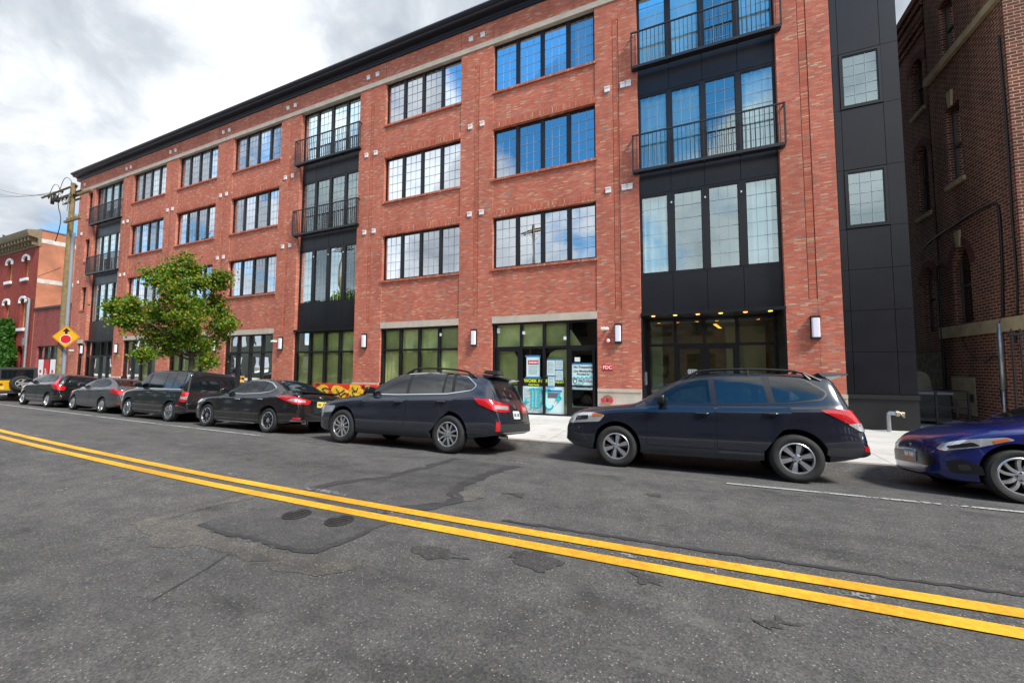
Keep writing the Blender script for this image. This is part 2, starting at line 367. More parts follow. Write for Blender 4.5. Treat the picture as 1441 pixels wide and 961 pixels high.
ribbon('yellow_centre_line', [(x, yl(x)) for x in ex], .125, M['ypaint'], .009, .25)
ribbon('yellow_centre_line', [(x, yu(x)) for x in ex], .125, M['ypaint'], .009, .25)
yw = lambda x: 6.27 - .012*max(x, -24)
ribbon('white_parking_line', [(x, yw(x)) for x in range(-60,-8)], .10, M['wpaint'], .010, .5)
ribbon('white_parking_line', [(x, yw(x)) for x in range(-8,1)], .09, M['wpaint2'], .010, .5)
ribbon('white_parking_line', [(x+.4, yw(x+.4)-.02) for x in range(0,14)], .085, M['wpaint'], .010, .5)
# old white lines ground off beside the yellow ones
ribbon('worn_white_line', [(x, yu(x)+.17) for x in range(-22,-2)], .10, M['wpaint2'], .007, .25, jit=.2)
ribbon('worn_white_line', [(x, (yu(x)+yl(x))/2+.01) for x in range(-3,8)], .07, M['wpaint2'], .007, .25, jit=.2)
#@PATCH
def rough(poly, amp=.05, n=6, seed=1):
    rr = random.Random(seed); out = []
    for i in range(len(poly)):
        a, b = poly[i], poly[(i+1)%len(poly)]
        for k in range(n):
            t = k/n; out.append((lerp(a[0],b[0],t)+rr.uniform(-amp,amp), lerp(a[1],b[1],t)+rr.uniform(-amp,amp)))
    return out
def patch_sheet(name, poly, mat, dz, amp=.04, seed=1): return drape(name, rough(poly, amp, 6, seed), mat, dz, .3)
patch_sheet('road_patch', [(-4.30,3.40),(-3.95,4.4),(-3.80,5.2),(-3.78,6.15),(-2.62,5.95),(-2.69,4.30),(-2.36,3.93),(-2.85,3.37),(-3.24,3.21)], M['patch'], .004, .02, 2)
patch_sheet('road_patch', [(-4.36,2.46),(-4.19,3.0),(-4.02,3.30),(-3.13,3.17),(-2.64,3.2),(-2.77,2.8),(-2.84,2.40),(-3.18,2.36),(-3.63,2.40),(-4.09,2.34)], M['patch'], .0045, .025, 3)
patch_sheet('road_wear', [(-4.98,2.2),(-4.58,2.48),(-4.04,2.33),(-3.15,2.34),(-2.82,2.32),(-2.33,2.46),(-2.33,2.28),(-2.56,2.12),(-3.3,2.16),(-3.7,2.17),(-4.2,1.98)], M['grit'], .003, .04, 4)
patch_sheet('road_wear', [(-5.06,2.15),(-4.98,2.45),(-4.86,3.0),(-4.76,3.2),(-4.62,3.15),(-4.72,2.9),(-4.82,2.43),(-4.88,2.2)], M['grit'], .0035, .03, 5)
patch_sheet('road_wear', [(-2.60,4.12),(-2.42,4.55),(-2.2,4.2),(-2.30,3.92)], M['grit'], .006, .03, 6)
ribbon('tar_seam', [(-4.3,3.44),(-4.22,3.95),(-3.86,4.44),(-3.76,5.12),(-3.8,6.15)], .16, M['tar'], .006, .08, jit=.35)
ribbon('tar_seam', [(-2.95,3.35),(-2.63,3.65),(-2.38,3.93),(-2.66,4.25),(-2.74,4.95),(-2.60,6.0)], .17, M['tar'], .006, .08, jit=.4)
ribbon('tar_seam', [(-1.7,3.60),(-.6,3.63),(0,3.64),(.45,3.66),(1.28,3.69),(2.2,3.76)], .045, M['tar'], .006, .06, jit=.5)
ribbon('tar_seam', [(-4.36,2.42),(-3.9,2.36),(-3.5,2.40),(-3.0,2.37),(-2.8,2.42),(-2.7,2.9)], .05, M['tar'], .007, .06, jit=.5)
ribbon('road_crack', [(-3.28,1.55),(-3.33,1.72),(-3.36,1.88),(-3.46,2.14)], .014, M['tar'], .005, .04, jit=.5)
for k, P in enumerate(([(-1.36,3.02),(-1.14,3.12),(-.87,3.0),(-1.01,2.84),(-1.24,2.85)], [(-.44,3.06),(-.3,3.11),(-.2,2.97),(-.36,2.92)], [(.28,2.78),(.41,2.86),(.53,2.84),(.39,2.73)], [(-2.2,2.80),(-1.95,2.90),(-1.62,2.80),(-1.9,2.68)], [(-2.1,4.4),(-1.85,4.5),(-1.8,4.35)], [(-.6,5.1),(-.4,5.2),(-.35,5.05)])):
    patch_sheet('oil_stain', P, M['stainm'], .005, .03, 20+k)
rs = random.Random(8)
for k in range(9):
    x, y = rs.uniform(-10.5,-5.2), rs.uniform(2.0,3.0); ribbon('paint_scuff', [(x,y),(x+rs.uniform(.25,.7),y+rs.uniform(-.02,.12))], rs.uniform(.03,.09), M['wpaint2'], .004, .06, jit=.5)
ribbon('gutter_dirt', [(x,8.52+.03*math.sin(x*1.3)) for x in range(-45,14)], .24, M['gutter'], .005, .12, jit=.45)
IRON = plain('cast_iron', (.045,.044,.043), .5, metal=.5, var=.3, vscale=15)
for x, y, lb_ in ((-3.69,2.93,'left of two round iron covers set in the dark road patch'), (-3.15,2.97,'right of two round iron covers set in the dark road patch')):
    z = G(x,y)+.006; r = empty('manhole_cover', lb_, 'manhole cover', loc=(x,y,z)); dy = -.0278*(y-3.4)
    m = MB(); m.lathe([(.135,.0),(.135,.006),(.115,.006),(.113,.002)], lambda a,b,h: (a,b,h+b*dy), 32); m.build('frame_ring', IRON, r, smooth=True, angle=30)
    m = MB(); m.lathe([(.11,.003),(.10,.005),(0,.005)], lambda a,b,h: (a,b,h+b*dy), 32)
    for i in range(5):
        t = -.08+.04*i; hw = math.sqrt(max(0,.1**2-t*t))*.85; m.box(-hw,hw,t-.006,t+.006,.005+t*dy,.009+t*dy)
    m.build('lid', IRON, r)
# ================================================================== the new brick apartment building
BLD = empty('apartment_building', 'long new four-storey red brick apartment building with black window bays and navy cornice', 'building', loc=(-17, FY, 0))
def bpart(mb, name, mat, parent=None, **k):
    """children are written in world space; the empties only carry the hierarchy"""
    o = mb.build(name, mat, None, **k); p = parent or BLD
    o.parent = p; o.matrix_parent_inverse = Matrix.Translation(-wloc(p)); return o
def wloc(o):
    v = o.location.copy()
    while o.parent: o = o.parent; v += o.location if o.type == 'EMPTY' else Vector((0,0,0))
    return v
def adopt(o, p):
    o.parent = p; q = p
    while q.parent: q = q.parent
    o.matrix_parent_inverse = Matrix.Translation(-q.location) if p.type == 'EMPTY' else Matrix.Identity(4)
    return o
_ob = bpart
def bpart(mb, name, mat, parent=None, **k): return adopt(mb.build(name, mat, None, **k), parent or BLD)

BAYS_W = [(-31.93,-28.22),(-26.93,-23.22),(-21.88,-18.17),(-11.63,-7.90),(-6.50,-2.72)]
BAYS_B = [(-36.85,-33.15),(-16.76,-13.06),(-1.38,2.36)]
NAR = (-37.85,-37.15)
LEFT, RIGHT = -39.1, 3.59
ROWS = [(5.22,7.12),(8.55,10.45),(11.88,13.76)]
PIERS = []
edges = sorted(BAYS_W+BAYS_B+[NAR]); px_ = LEFT
for a, b in edges: PIERS.append((px_, a)); px_ = b
PIERS.append((px_, RIGHT))
# --- brickwork: piers, spandrels, top band
w = MB()
for a, b in PIERS:
    z0 = -.4
    if b-a > 1.1 and a > LEFT:
        c = (a+b)/2; g0, g1 = c-.10, c+.10
        w.box(a, g0, FY, FY+.45, z0, 13.757); w.box(g1, b, FY, FY+.45, z0, 13.757)
        w.box(g0, g1, FY+.004, FY+.45, z0, 3.52); w.box(g0, g1, FY+.004, FY+.45, 13.1, 13.757)
    else: w.box(a, b, FY, FY+.45, z0, 13.757)
for a, b in BAYS_W:
    lo = [3.50] + [r[1] for r in ROWS[:2]]
    for i, (z0, z1) in enumerate(zip(lo, [r[0] for r in ROWS])): w.box(a, b, FY+.025, FY+.45, z0, z1)
a, b = NAR
for z0, z1 in ((3.42,5.42),(6.98,8.75),(10.3,11.75),(13.60,13.757)): w.box(a, b, FY+.004, FY+.45, z0, z1)
w.box(LEFT, RIGHT, FY, FY+.45, 13.96, 14.80)
w.box(LEFT, LEFT+.45, FY+.45, FY+16, -.4, 14.8)
bpart(w, 'wall', M['brick'])
# stack bond strip inside each pier with its two dark joints
for a, b in PIERS:
    if b-a > 1.1 and a > LEFT:
        c = (a+b)/2; st_ = MB(); st_.box(c-.085, c+.085, FY+.010, FY+.2, 3.52, 13.1); bpart(st_, 'brick_strip', M['stack'])
        for s in (-.1, .085): jt = MB(); jt.box(c+s, c+s+.015, FY+.05, FY+.2, 3.52, 13.1); bpart(jt, 'joint', M['black'])
for x0, x1 in BAYS_W:
    for x in (x0, x1):                       # control joints over the pier edges in the top band
        jt = MB(); jt.box(x-.006, x+.006, FY-.002, FY+.05, 13.96, 14.72); bpart(jt, 'joint', M['black'])

# soldier courses
for a, b in BAYS_W:
    for z in (7.12, 10.45): so_ = MB(); so_.box(a-.02, b+.02, FY-.004, FY+.2, z+.002, z+.235); bpart(so_, 'soldier_course', M['soldier'])
# limestone
lm = MB(); lm.box(LEFT, RIGHT, FY-.03, FY+.3, 13.76, 13.957); bpart(lm, 'belt_course', M['lime'])
for a, b in BAYS_W + [NAR]:
    z = 3.25 if a != NAR[0] else 3.18
    m = MB(); m.box(a, b, FY-.012, FY+.3, z, z+.24); bpart(m, 'lintel', M['lime'])
for a, b in PIERS:
    sb = MB(); sb.box(a, b, FY-.04, FY+.2, -.4, .93); sb.box(a-.0, b, FY-.06, FY+.2, .932, 1.03); bpart(sb, 'stone_base', M['lime'])
# cornice
cn = MB(); prof = [(-.03,14.70),(-.06,14.70),(-.06,14.86),(-.09,14.87),(-.09,14.92),(-.27,14.935),(-.29,14.97),(-.29,15.02),(-.38,15.045),(-.40,15.08),(-.40,15.15),(.4,15.15),(.4,14.70)]
cn.prism(prof, lambda u, v, d: (d, FY+u, v), LEFT-.42, RIGHT+.01)
bpart(cn, 'cornice', M['cornice'])
SHEEN = plain('cornice_sheen_grey', (.10,.11,.13), .35, metal=.3)  # paler strips: sky reflection along the moulding edges, put into the colour
for y0, z0, z1 in ((-.304,14.972,15.0),(-.412,15.11,15.15),(-.068,14.845,14.858)):
    m = MB(); m.box(LEFT-.43, RIGHT+.01, FY+y0, FY+y0+.012, z0, z1); bpart(m, 'cornice_sheen', SHEEN)
rf = MB(); rf.box(LEFT, RIGHT, FY+.4, FY+16, 14.9, 15.1); bpart(rf, 'roof', M['black'])
# inside: floors and dark depth
it = MB()
it.box(LEFT+.5, 4.9, FY+4.6, FY+4.8, 0, 15)
for z in (3.6, 7.9, 11.2, 14.6): it.box(LEFT+.5, 4.9, FY+.46, FY+4.6, z, z+.25)
for a, b in PIERS: it.box((a+b)/2-.08, (a+b)/2+.08, FY+.46, FY+4.6, 0, 14.6)
bpart(it, 'interior', M['dark'])

def sash_window(x0, x1, z0, z1, y, cols, rows, gx, gm, frame=.055, mull=.13, sill=True, parent=None, curtains=(), door=None, widths=None):
    """one window: frame > panes, muntins, sill, curtain"""
    f = MB(); p = MB(); u = MB(); d = .07
    f.box(x0, x1, y, y+d, z1-frame, z1); f.box(x0, x1, y, y+d, z0, z0+frame)
    f.box(x0, x0+frame, y, y+d, z0+frame, z1-frame); f.box(x1-frame, x1, y, y+d, z0+frame, z1-frame)
    inner = (x1-x0-2*frame-(cols-1)*mull)/cols
    for i in range(cols):
        a = x0+frame+i*(inner+mull); b = a+inner
        if i: f.box(a-mull, a, y-.015, y+d, z0+frame, z1-frame)
        e = .03                                                    # sash rail
        f.box(a, b, y+.012, y+.06, z1-frame-e, z1-frame); f.box(a, b, y+.012, y+.06, z0+frame, z0+frame+e)
        f.box(a, a+e*.6, y+.012, y+.06, z0+frame+e, z1-frame-e); f.box(b-e*.6, b, y+.012, y+.06, z0+frame+e, z1-frame-e)
        t1, t2 = random.uniform(-.004,.004), random.uniform(-.004,.004); yy = y+.036; hx, hz = inner/2, (z1-z0)/2
        q = lambda sx, sz: yy + sx*t1*hx + sz*t2*hz
        za, zb = z0+frame+.02, z1-frame-.02
        p.quad((a,q(-1,-1),za),(b,q(1,-1),za),(b,q(1,1),zb),(a,q(-1,1),zb))
        if gx:
            for k in range(1, gx):
                xx = lerp(a+.02, b-.02, k/gx); u.box(xx-.0045, xx+.0045, yy-.014, yy-.007, za, zb)
            for k in range(1, rows):
                zz = lerp(za, zb, k/rows); u.box(a, b, yy-.0142, yy-.0068, zz-.0045, zz+.0045)
    fo = bpart(f, 'window', M['frame'], parent)
    bpart(p, 'pane', gm, fo)
    if gx: bpart(u, 'muntin', M['muntin'], fo)
    if sill:
        m = MB(); m.box(x0-.05, x1+.05, FY-.035, FY+.10, z0-.075, z0+.004); bpart(m, 'sill', M['soldier'], fo)
    for cx0, cx1 in curtains:
        m = MB(); n = 28; vs = []
        for k in range(n+1):
            t = k/n; x = lerp(x0, x1, lerp(cx0, cx1, t)); yc = y+.20+.03*math.sin(t*(cx1-cx0)*95)
            vs += [(x, yc, z0+.02), (x, yc, z1-.05)]
        m.add(vs, [(2*i,2*i+2,2*i+3,2*i+1) for i in range(n)]); bpart(m, 'curtain', M['curtain'], fo, smooth=True)
    return fo
CUR = {(4,2):((.17,.24),(.27,.40),(.66,.72),(.80,.95)), (3,2):((.02,.05),), (4,1):((.02,.06),), (2,2):((.9,.97),(.3,.42)), (1,2):((.1,.2),(.6,.7)), (3,1):((.27,.34),(.44,.49)), (2,1):((.03,.09),), (0,2):((.78,.97),), (1,1):((.52,.6),), (3,0):((.92,.98),)}
for i, (a, b) in enumerate(BAYS_W):
    for j, (z0, z1) in enumerate(ROWS):
        sash_window(a, b, z0, z1, FY+.13, 4, 5, 3, M['glass'], curtains=CUR.get((i, j), ()))
for z0, z1 in ((5.42,6.98),(8.75,10.3),(11.75,13.60)):
    sash_window(NAR[0], NAR[1], z0, z1, FY+.13, 1, 5, 2, M['glass'])

# --- black bays with juliet balconies
def railing(x0, x1, z0, z1, y0):
    m = MB(); r = .018
    yb = y0-.16; X0, X1 = x0-.14, x1+.12
    for z in (z0+.05, z1):
        m.box(X0, X1, yb-.02, yb+.02, z-.02, z+.02)
        for x in (X0, X1): m.box(x-.02, x+.02, yb+.02, y0+.01, z-.02, z+.02)
    n = int((X1-X0)/.115)
    for k in range(n+1):
        x = lerp(X0, X1, k/n); t = .02 if k in (0, n) else .008
        m.box(x-t, x+t, yb-.012 if k not in (0,n) else yb-.02, yb+.012 if k not in (0,n) else yb+.02, z0+.05, z1-.02 if k not in (0,n) else z1+.02)
    for x in (X0, X1):
        for k in (1,): m.box(x-.008, x+.008, yb+.08, yb+.095, z0+.05, z1)
    m.box(X0, X1, yb-.03, y0+.02, z0-.02, z0+.028)
    for k in range(5): 
        x = lerp(X0+.1, X1-.1, k/4); m.box(x-.015, x+.015, yb, y0+.01, z0-.05, z0-.022)
    bpart(m, 'balcony', M['rail'])
def panel_row(x0, x1, z0, z1, y, n=4):
    m = MB(); g = .012
    for k in range(n):
        a = lerp(x0, x1, k/n); b = lerp(x0, x1, (k+1)/n); m.box(a+(g/2 if k else 0), b-(g/2 if k < n-1 else 0), y, y+.05, z0+g/2, z1-g/2)
    return m
M['scr'] = plain('door_screen', (.03,.04,.05), .6)
BC = {(1,2):((.75,.98),(.02,.2)), (2,2):((.02,.98),), (2,1):((.02,.48),(.76,.99)), (2,0):((.03,.20),(.78,.95)), (1,0):((.02,.18),), (0,2):((.05,.9),)}
for i, (a, b) in enumerate(BAYS_B):
    for zb0, zb1 in ((3.36,4.52),(7.08,7.80),(10.35,11.16)): back = MB(); back.box(a, b, FY+.24, FY+.44, zb0, zb1); bpart(back, 'backing', M['black'])
    for z0, z1 in ((3.38,4.54),(7.10,7.80),(10.38,11.18)): bpart(panel_row(a, b, z0, z1, FY+.17), 'cladding_panel', M['panel'])
    sl_ = MB(); sl_.box(a-.0, b, FY-.03, FY+.30, 3.27, 3.36); bpart(sl_, 'canopy_edge', M['frame'])
    for j, (z0, z1) in enumerate(((4.54,7.10),(7.80,10.38),(11.18,13.76))):
        wdo = sash_window(a, b, z0, z1, FY+.18, 4, 7 if j else 6, 3, M['glassb'], frame=.06, mull=.19 if j == 0 else .15, sill=False, curtains=BC.get((i, j), ()))
        if j:
            inner = (b-a-.12-3*.15)/4; xa = a+.06+2*(inner+.15)
            m = MB(); m.box(xa+.02, xa+inner-.02, FY+.235, FY+.245, z0+.1, z1-.16); bpart(m, 'door_screen', M['scr'], wdo)
            railing(a, b, z0-.05, z0+1.12, FY)
    for k in range(1, 4):
        x = lerp(a, b, k/4); dots = MB(); dots.box(x-.02, x+.02, FY+.14, FY+.17, 6.72, 6.77); bpart(dots, 'bracket', M['white'])

# --- street level glazing
def storefront(x0, x1, z0, z1, y, splits, transom, doors=(), name='shopfront', fr=.07, gm=None, paper=True, parent=None, kick=0):
    f = MB(); p = MB(); d = .11
    f.box(x0, x1, y, y+d, z1-fr, z1); f.box(x0, x1, y, y+d, z0, z0+.06)
    f.box(x0, x0+fr*1.4, y-.02, y+d, z0+.06, z1-fr); f.box(x1-fr*.8, x1, y-.02, y+d, z0+.06, z1-fr)
    f.box(x0+fr*1.4, x1-fr*.8, y-.006, y+d, transom-.04, transom+.04)
    xs_ = [x0+fr*1.4] + list(splits) + [x1-fr*.8]
    for s in splits:
        f.box(s-.045, s+.045, y-.02, y+d, z0+.06, transom-.04); f.box(s-.045, s+.045, y-.02, y+d, transom+.04, z1-fr)
    for a, b in zip(xs_, xs_[1:]):
        for za, zb in ((z0+.06, transom-.04), (transom+.04, z1-fr)):
            t = random.uniform(-.004, .004)
            p.quad((a,y+.06-t,za),(b,y+.06+t,za),(b,y+.06+t,zb),(a,y+.06-t,zb))
    fo = bpart(f, name, M['frame'], parent); bpart(p, 'pane', gm or M['shopglass'], fo)
    for k in doors:
        a, b = xs_[k]+.045, xs_[k+1]-.045; m = MB(); s = .085; top = transom-.042
        m.box(a, a+s, y-.012, y+.055, z0+.07, top); m.box(b-s, b, y-.012, y+.055, z0+.07, top); m.box(a+s, b-s, y-.012, y+.055, top-.09, top); m.box(a+s, b-s, y-.012, y+.055, z0+.07, z0+.30)
        m.box(a+s, b-s, y-.011, y+.02, z0+.98, z0+1.03)
        do = bpart(m, 'door', M['frame'], fo)
    if paper:
        m = MB(); n = 60; vs = []
        for k in range(n+1):
            x = lerp(x0+.1, x1-.06, k/n); yy = y+.16+.012*math.sin(k*1.7)+.01*math.sin(k*.63)
            vs += [(x, yy, z0+.1), (x, yy+.01*math.sin(k*2.1), z1-.08)]
        m.add(vs, [(2*i,2*i+2,2*i+3,2*i+1) for i in range(n)]); bpart(m, 'window_paper', M['kraft'], fo, smooth=True)
    return fo
def q4(a, b): return [lerp(a+.04, b, k/4) for k in (1,2,3)]
gz = lambda a, b: G((a+b)/2, FY)
for i, (a, b) in enumerate(BAYS_W[:4]):
    storefront(a, b, gz(a,b)+(0 if i < 3 else .05), 3.248, FY+.10, q4(a, b), 2.36, doors=((0,) if i == 2 else ()))
for i, (a, b) in enumerate(BAYS_B[:2]):
    if i == 0: storefront(a, b, gz(a,b), 3.27, FY+.12, [a+.75, a+1.9, a+2.75], 2.3, doors=(1,), paper=False)
    else: storefront(a, b, gz(a,b)+.05, 3.27, FY+.10, q4(a, b), 2.33)
storefront(NAR[0], NAR[1], gz(*NAR), 3.18, FY+.10, [], 2.3, doors=(0,), paper=False)
# the papered shop door bay
a, b = BAYS_W[4]
SHOP = storefront(a, b, gz(a,b), 3.248, FY+.10, [-5.40,-4.56,-3.72], 2.37, doors=(0,3), paper=False)
ky = FY+.27
def paper(poly, y=ky):
    m = MB(); m.prism(poly, lambda u, v, d: (u, y+d, v), 0, .004); bpart(m, 'window_paper', M['kraft'], SHOP)
paper([(-6.4,2.42),(-3.76,2.42),(-3.76,3.2),(-6.4,3.2)]); paper([(-3.70,2.42),(-3.30,2.42),(-3.66,2.95),(-3.70,2.95)])
paper([(-6.38,.2),(-5.46,.2),(-5.46,1.75),(-5.75,2.28),(-6.38,2.28)]); paper([(-4.5,.15),(-3.78,.15),(-3.78,2.3),(-4.2,2.28),(-4.38,2.18),(-4.5,2.0)])
paper([(-3.66,.2),(-3.58,.2),(-3.66,.9)])
# --- recessed lobby entrance
a, b = BAYS_B[2]; ey = FY+1.15; z0 = G(.5, FY)
jb = MB(); jb.box(a-.02, a+.05, FY+.02, ey+.1, z0-.1, 3.27); jb.box(b-.05, b+.02, FY+.02, ey+.1, z0-.1, 3.27); jb.box(a, b, FY+.30, ey+.2, 3.29, 3.42)
bpart(jb, 'entrance_jamb', M['panel'])
ENT = storefront(a+.05, b-.05, z0, 3.29, ey, [-.45, .39, 1.30], 2.42, doors=(1,2), paper=False, gm=glass('lobby_glass', .13, (.8,.95,.85), .9), name='entrance_glazing')
lb = MB(); lb.box(a, b, ey+2.6, ey+2.7, z0, 3.3); lb.box(a-.1, a, ey+.1, ey+2.6, z0, 3.3); lb.box(b, b+.1, ey+.1, ey+2.6, z0, 3.3); bpart(lb, 'lobby_wall', M['lobby'])
lf = MB(); lf.box(a, b, ey+.1, ey+2.6, z0-.05, z0+.01); lf.box(a, b, ey+.1, ey+2.6, 3.12, 3.2); bpart(lf, 'lobby_floor', plain('lobby_tile', (.25,.24,.22), .5))
lp = MB(); lp.box(b-1.25, b-.1, ey+1.6, ey+1.7, z0, 3.1); lp.box(a+.15, a+.5, ey+.6, ey+.7, z0, 3.1); bpart(lp, 'lobby_partition', plain('lobby_green', (.58,.58,.38), .8))
WARM = plain('warm_lamp', (.9,.6,.25), .5, emis=((1,.42,.06), 2.6))
for k, x in enumerate((-1.03,-.41,.21,.81,1.43,2.03)):
    m = MB(); m.lathe([(0,3.285),(.055,3.285),(.055,3.262),(.045,3.255),(0,3.255)], lambda p, q, h: (x+p, FY+.17+q, h), 20); bpart(m, 'downlight', WARM, smooth=True, angle=30)
for k in range(4):
    m = MB(); m.lathe([(0,3.125),(.06,3.125),(.06,3.11),(0,3.11)], lambda p, q, h: (.75+.07*k+p, ey+.8+.45*k+q, h), 16); bpart(m, 'lobby_downlight', WARM)
nb = MB(); nb.box(-.10, .16, ey-.016, ey-.010, 1.50, 1.64); no = bpart(nb, 'number_plate', M['white'], ENT)
adopt(text_obj('house_number', '1324', .125, M['black'], (.03, ey-.019, 1.57)), ENT)
ib = MB(); ib.box(a+.052, a+.10, FY+.45, FY+.60, 1.15, 1.55); bpart(ib, 'intercom', M['steel'])

# --- black panel tower at the right end
TW = MB(); TW.box(3.60, 4.93, FY+.05, FY+9, -.3, 17.5); bpart(TW, 'tower_wall', M['black'])
tz = [1.06, 2.10, 3.15, 4.20, 5.26, 6.82, 8.44, 9.98, 11.59, 13.2, 14.8, 16.4, 17.5]
tp = MB(); g = .010
for z0, z1 in zip(tz, tz[1:]):
    for x0, x1 in ((3.595,3.745),(3.745,4.61),(4.61,4.95)):
        if x0 > 3.7 and x1 < 4.7 and z0 in (5.26, 8.44): continue
        tp.box(x0+g/2, x1-g/2 if x1 < 4.9 else x1, FY-.004, FY+.05, z0+g/2, z1-g/2)
for z0, z1 in zip(tz, tz[1:]): tp.box(4.93, 4.951, FY+.052, FY+8, z0+g/2, z1-g/2)
bpart(tp, 'tower_panel', M['panel'])
tb = MB(); tb.box(3.59, 4.97, FY-.045, FY+.05, .94, 1.05); tb.box(3.60, 4.955, FY-.012, FY+.05, -.3, .938); bpart(tb, 'tower_base', plain('black_base_panel', (.007,.007,.008), .5))
for z0, z1 in ((5.28,6.80),(8.46,9.96)):
    sash_window(3.75, 4.605, z0, z1, FY-.02, 1, 5, 3, M['glassb'], frame=.06, sill=False)

# --- white vent caps
for i in range(len(PIERS)):
    a, b = PIERS[i]
    if b-a < 1.1: continue
    c = (a+b)/2
    for z in (7.39, 10.78, 14.28):
        for k, s in enumerate((-.27, .24) if c < -3 else ((-.27, .24, .40) if i == len(PIERS)-2 else ())):
            if a < -38 and k: continue
            m = MB(); h = .085
            x = c+s if a > -38 else -38.4
            m.box(x-h, x+h, FY-.035, FY+.01, z-h, z+h); m.box(x-h*1.08, x+h*1.08, FY-.05, FY-.035, z+h*.62, z+h*1.06)
            bpart(m, 'vent', M['white'])
# ================================================================== neighbouring buildings
def wall_panel(mb, fn, outer, holes, depth, outd=0):
    """flat wall with openings; fn(u,v,d) -> 3D; reveals run from d=outd to depth"""
    from mathutils.geometry import tessellate_polygon
    loops = [outer]+holes; flat = [p for l in loops for p in l]
    tri = tessellate_polygon([[Vector((u, v, 0)) for u, v in l] for l in loops])
    mb.add([fn(u, v, outd) for u, v in flat], [tuple(t) for t in tri])
    for h in holes:
        n = len(h); mb.add([fn(u, v, outd) for u, v in h]+[fn(u, v, depth) for u, v in h], [(i,(i+1)%n,(i+1)%n+n,i+n) for i in range(n)])
def rect(a, b, c, d): return [(a,c),(b,c),(b,d),(a,d)]
def arch(a, b, z0, zs, zt, n=10):
    c = (a+b)/2; r = (b-a)/2
    return [(a,z0),(b,z0)] + [(c+r*math.cos(PI*i/n), zs+(zt-zs)*math.sin(PI*i/n)) for i in range(n+1)]

# --- old dark brick building right of the alley: its side wall runs back from the street
OX = 6.8
OLD = empty('old_brick_building', 'old dark brown brick building with arched windows and a stone band across the alley', 'building', loc=(OX, 12.7, 0))
side = lambda u, v, d: (OX+d, u, v)
side2 = lambda u, v, d: (OX+.14+d, u, v)
hA = [rect(14.5,15.18,6.85,9.0), rect(14.5,15.18,10.55,12.15), arch(14.5,15.3,2.92,4.45,5.05)]
hB = [arch(16.5,17.2,10.0,11.45,11.75), arch(16.5,17.2,6.6,8.5,8.85), arch(16.55,17.25,2.85,4.4,4.9)]
m = MB(); wall_panel(m, side, rect(12.72,15.95,-.2,16.5), hA, .22); m.box(OX, OX+12, 12.70, 12.72, -.2, 16.5); m.box(OX, OX+.3, 15.9, 15.952, -.2, 16.5)
wall_panel(m, side2, rect(15.95,34,2.2,13.7), hB, .22)
for k in range(5): m.box(OX+.14-.05*(k+1), OX+.2, 15.96, 34, 12.35+.22*k, 12.35+.22*k+.14)
m.box(OX+.05, OX+.3, 15.96, 34, 13.45, 13.72)
adopt(m.build('wall', M['oldbrick'], recalc=False), OLD)
m = MB(); m.box(OX+.06, OX+.4, 15.96, 34, -.2, 2.2); adopt(m.build('rubble_base', M['rubble']), OLD)
m = MB(); m.box(OX-.06, OX+.05, 12.66, 16.02, 2.57, 2.89); adopt(m.build('stone_band', M['oldlime']), OLD)
m = MB(); m.box(OX-.10, OX+.05, 12.66, 15.95, 10.30, 10.50); adopt(m.build('stone_band', M['oldlime']), OLD)
m = MB(); m.prism([(14.62,1.46),(14.62,.45),(15.66,.45),(15.66,1.46)], side, -.012, .02); m2 = m; adopt(m.build('blocked_opening', M['oldlime']), OLD)
m = MB(); m.box(OX-.02, OX-.013, 14.70, 14.90, .80, 1.02); adopt(m.build('vent_grille', M['black']), OLD)
def old_window(a, b, z0, z1, ox, sill=True, key=None, arched=None):
    f = MB(); x = ox+.15; t = .06
    f.box(x, x+.05, a, a+t, z0, z1); f.box(x, x+.05, b-t, b, z0, z1); f.box(x, x+.05, a+t, b-t, z0, z0+t); f.box(x, x+.05, a+t, b-t, z1-t, z1)
    mid = (z0+z1)/2; f.box(x-.01, x+.05, a+t, b-t, mid-.03, mid+.03)
    fo = adopt(f.build('window', plain('old_window_frame', (.09,.085,.075), .7)), OLD)
    p = MB(); p.quad((x+.03,a,z0),(x+.03,b,z0),(x+.03,b,z1),(x+.03,a,z1)); adopt(p.build('pane', M['oldglass']), fo)
    d = MB(); d.box(x+.3, x+.35, a-.3, b+1.6, z0-.4, z1+1.2); adopt(d.build('backing', M['dark']), fo)
    if sill:
        s = MB(); s.box(ox-.07, ox+.16, a-.08, b+.08, z0-.12, z0); adopt(s.build('sill', M['oldlime']), fo)
    if key:
        k = MB(); c = (a+b)/2; k.prism([(c-.07,key-.02),(c+.07,key-.02),(c+.11,key+.42),(c-.11,key+.42)], lambda u, v, dd: (ox-.05+dd, u, v), 0, .1); adopt(k.build('keystone', M['oldlime']), fo)
old_window(14.5,15.18,6.85,9.0,OX,key=9.02); old_window(14.5,15.18,10.55,12.15,OX,sill=False,key=12.2); old_window(14.5,15.3,2.92,5.05,OX,sill=False,key=5.05)
old_window(16.5,17.2,10.0,11.75,OX+.14); old_window(16.5,17.2,6.6,8.85,OX+.14); old_window(16.55,17.25,2.85,4.9,OX+.14,sill=False)
ARB = plain('arch_brick', (.13,.04,.03), .9, var=.3, vscale=9)
for (c, zs, r0, rz, ox) in ((14.9,4.45,.40,.60,OX),(16.9,4.4,.35,.5,OX+.14),(16.85,8.5,.35,.35,OX+.14),(16.85,11.45,.35,.3,OX+.14)):
    n = 14; m = MB()
    for k in range(n):
        a0, a1 = PI*k/n, PI*(k+1)/n-.03
        P = [(c+(r0+e)*math.cos(q), zs+(rz+e)*math.sin(q)) for e, q in ((0,a0),(.22,a0),(.22,a1),(0,a1))]
        m.prism(P, lambda u, v, d: (ox+d, u, v), -.012, .02)
    adopt(m.build('arch_ring', ARB), OLD)
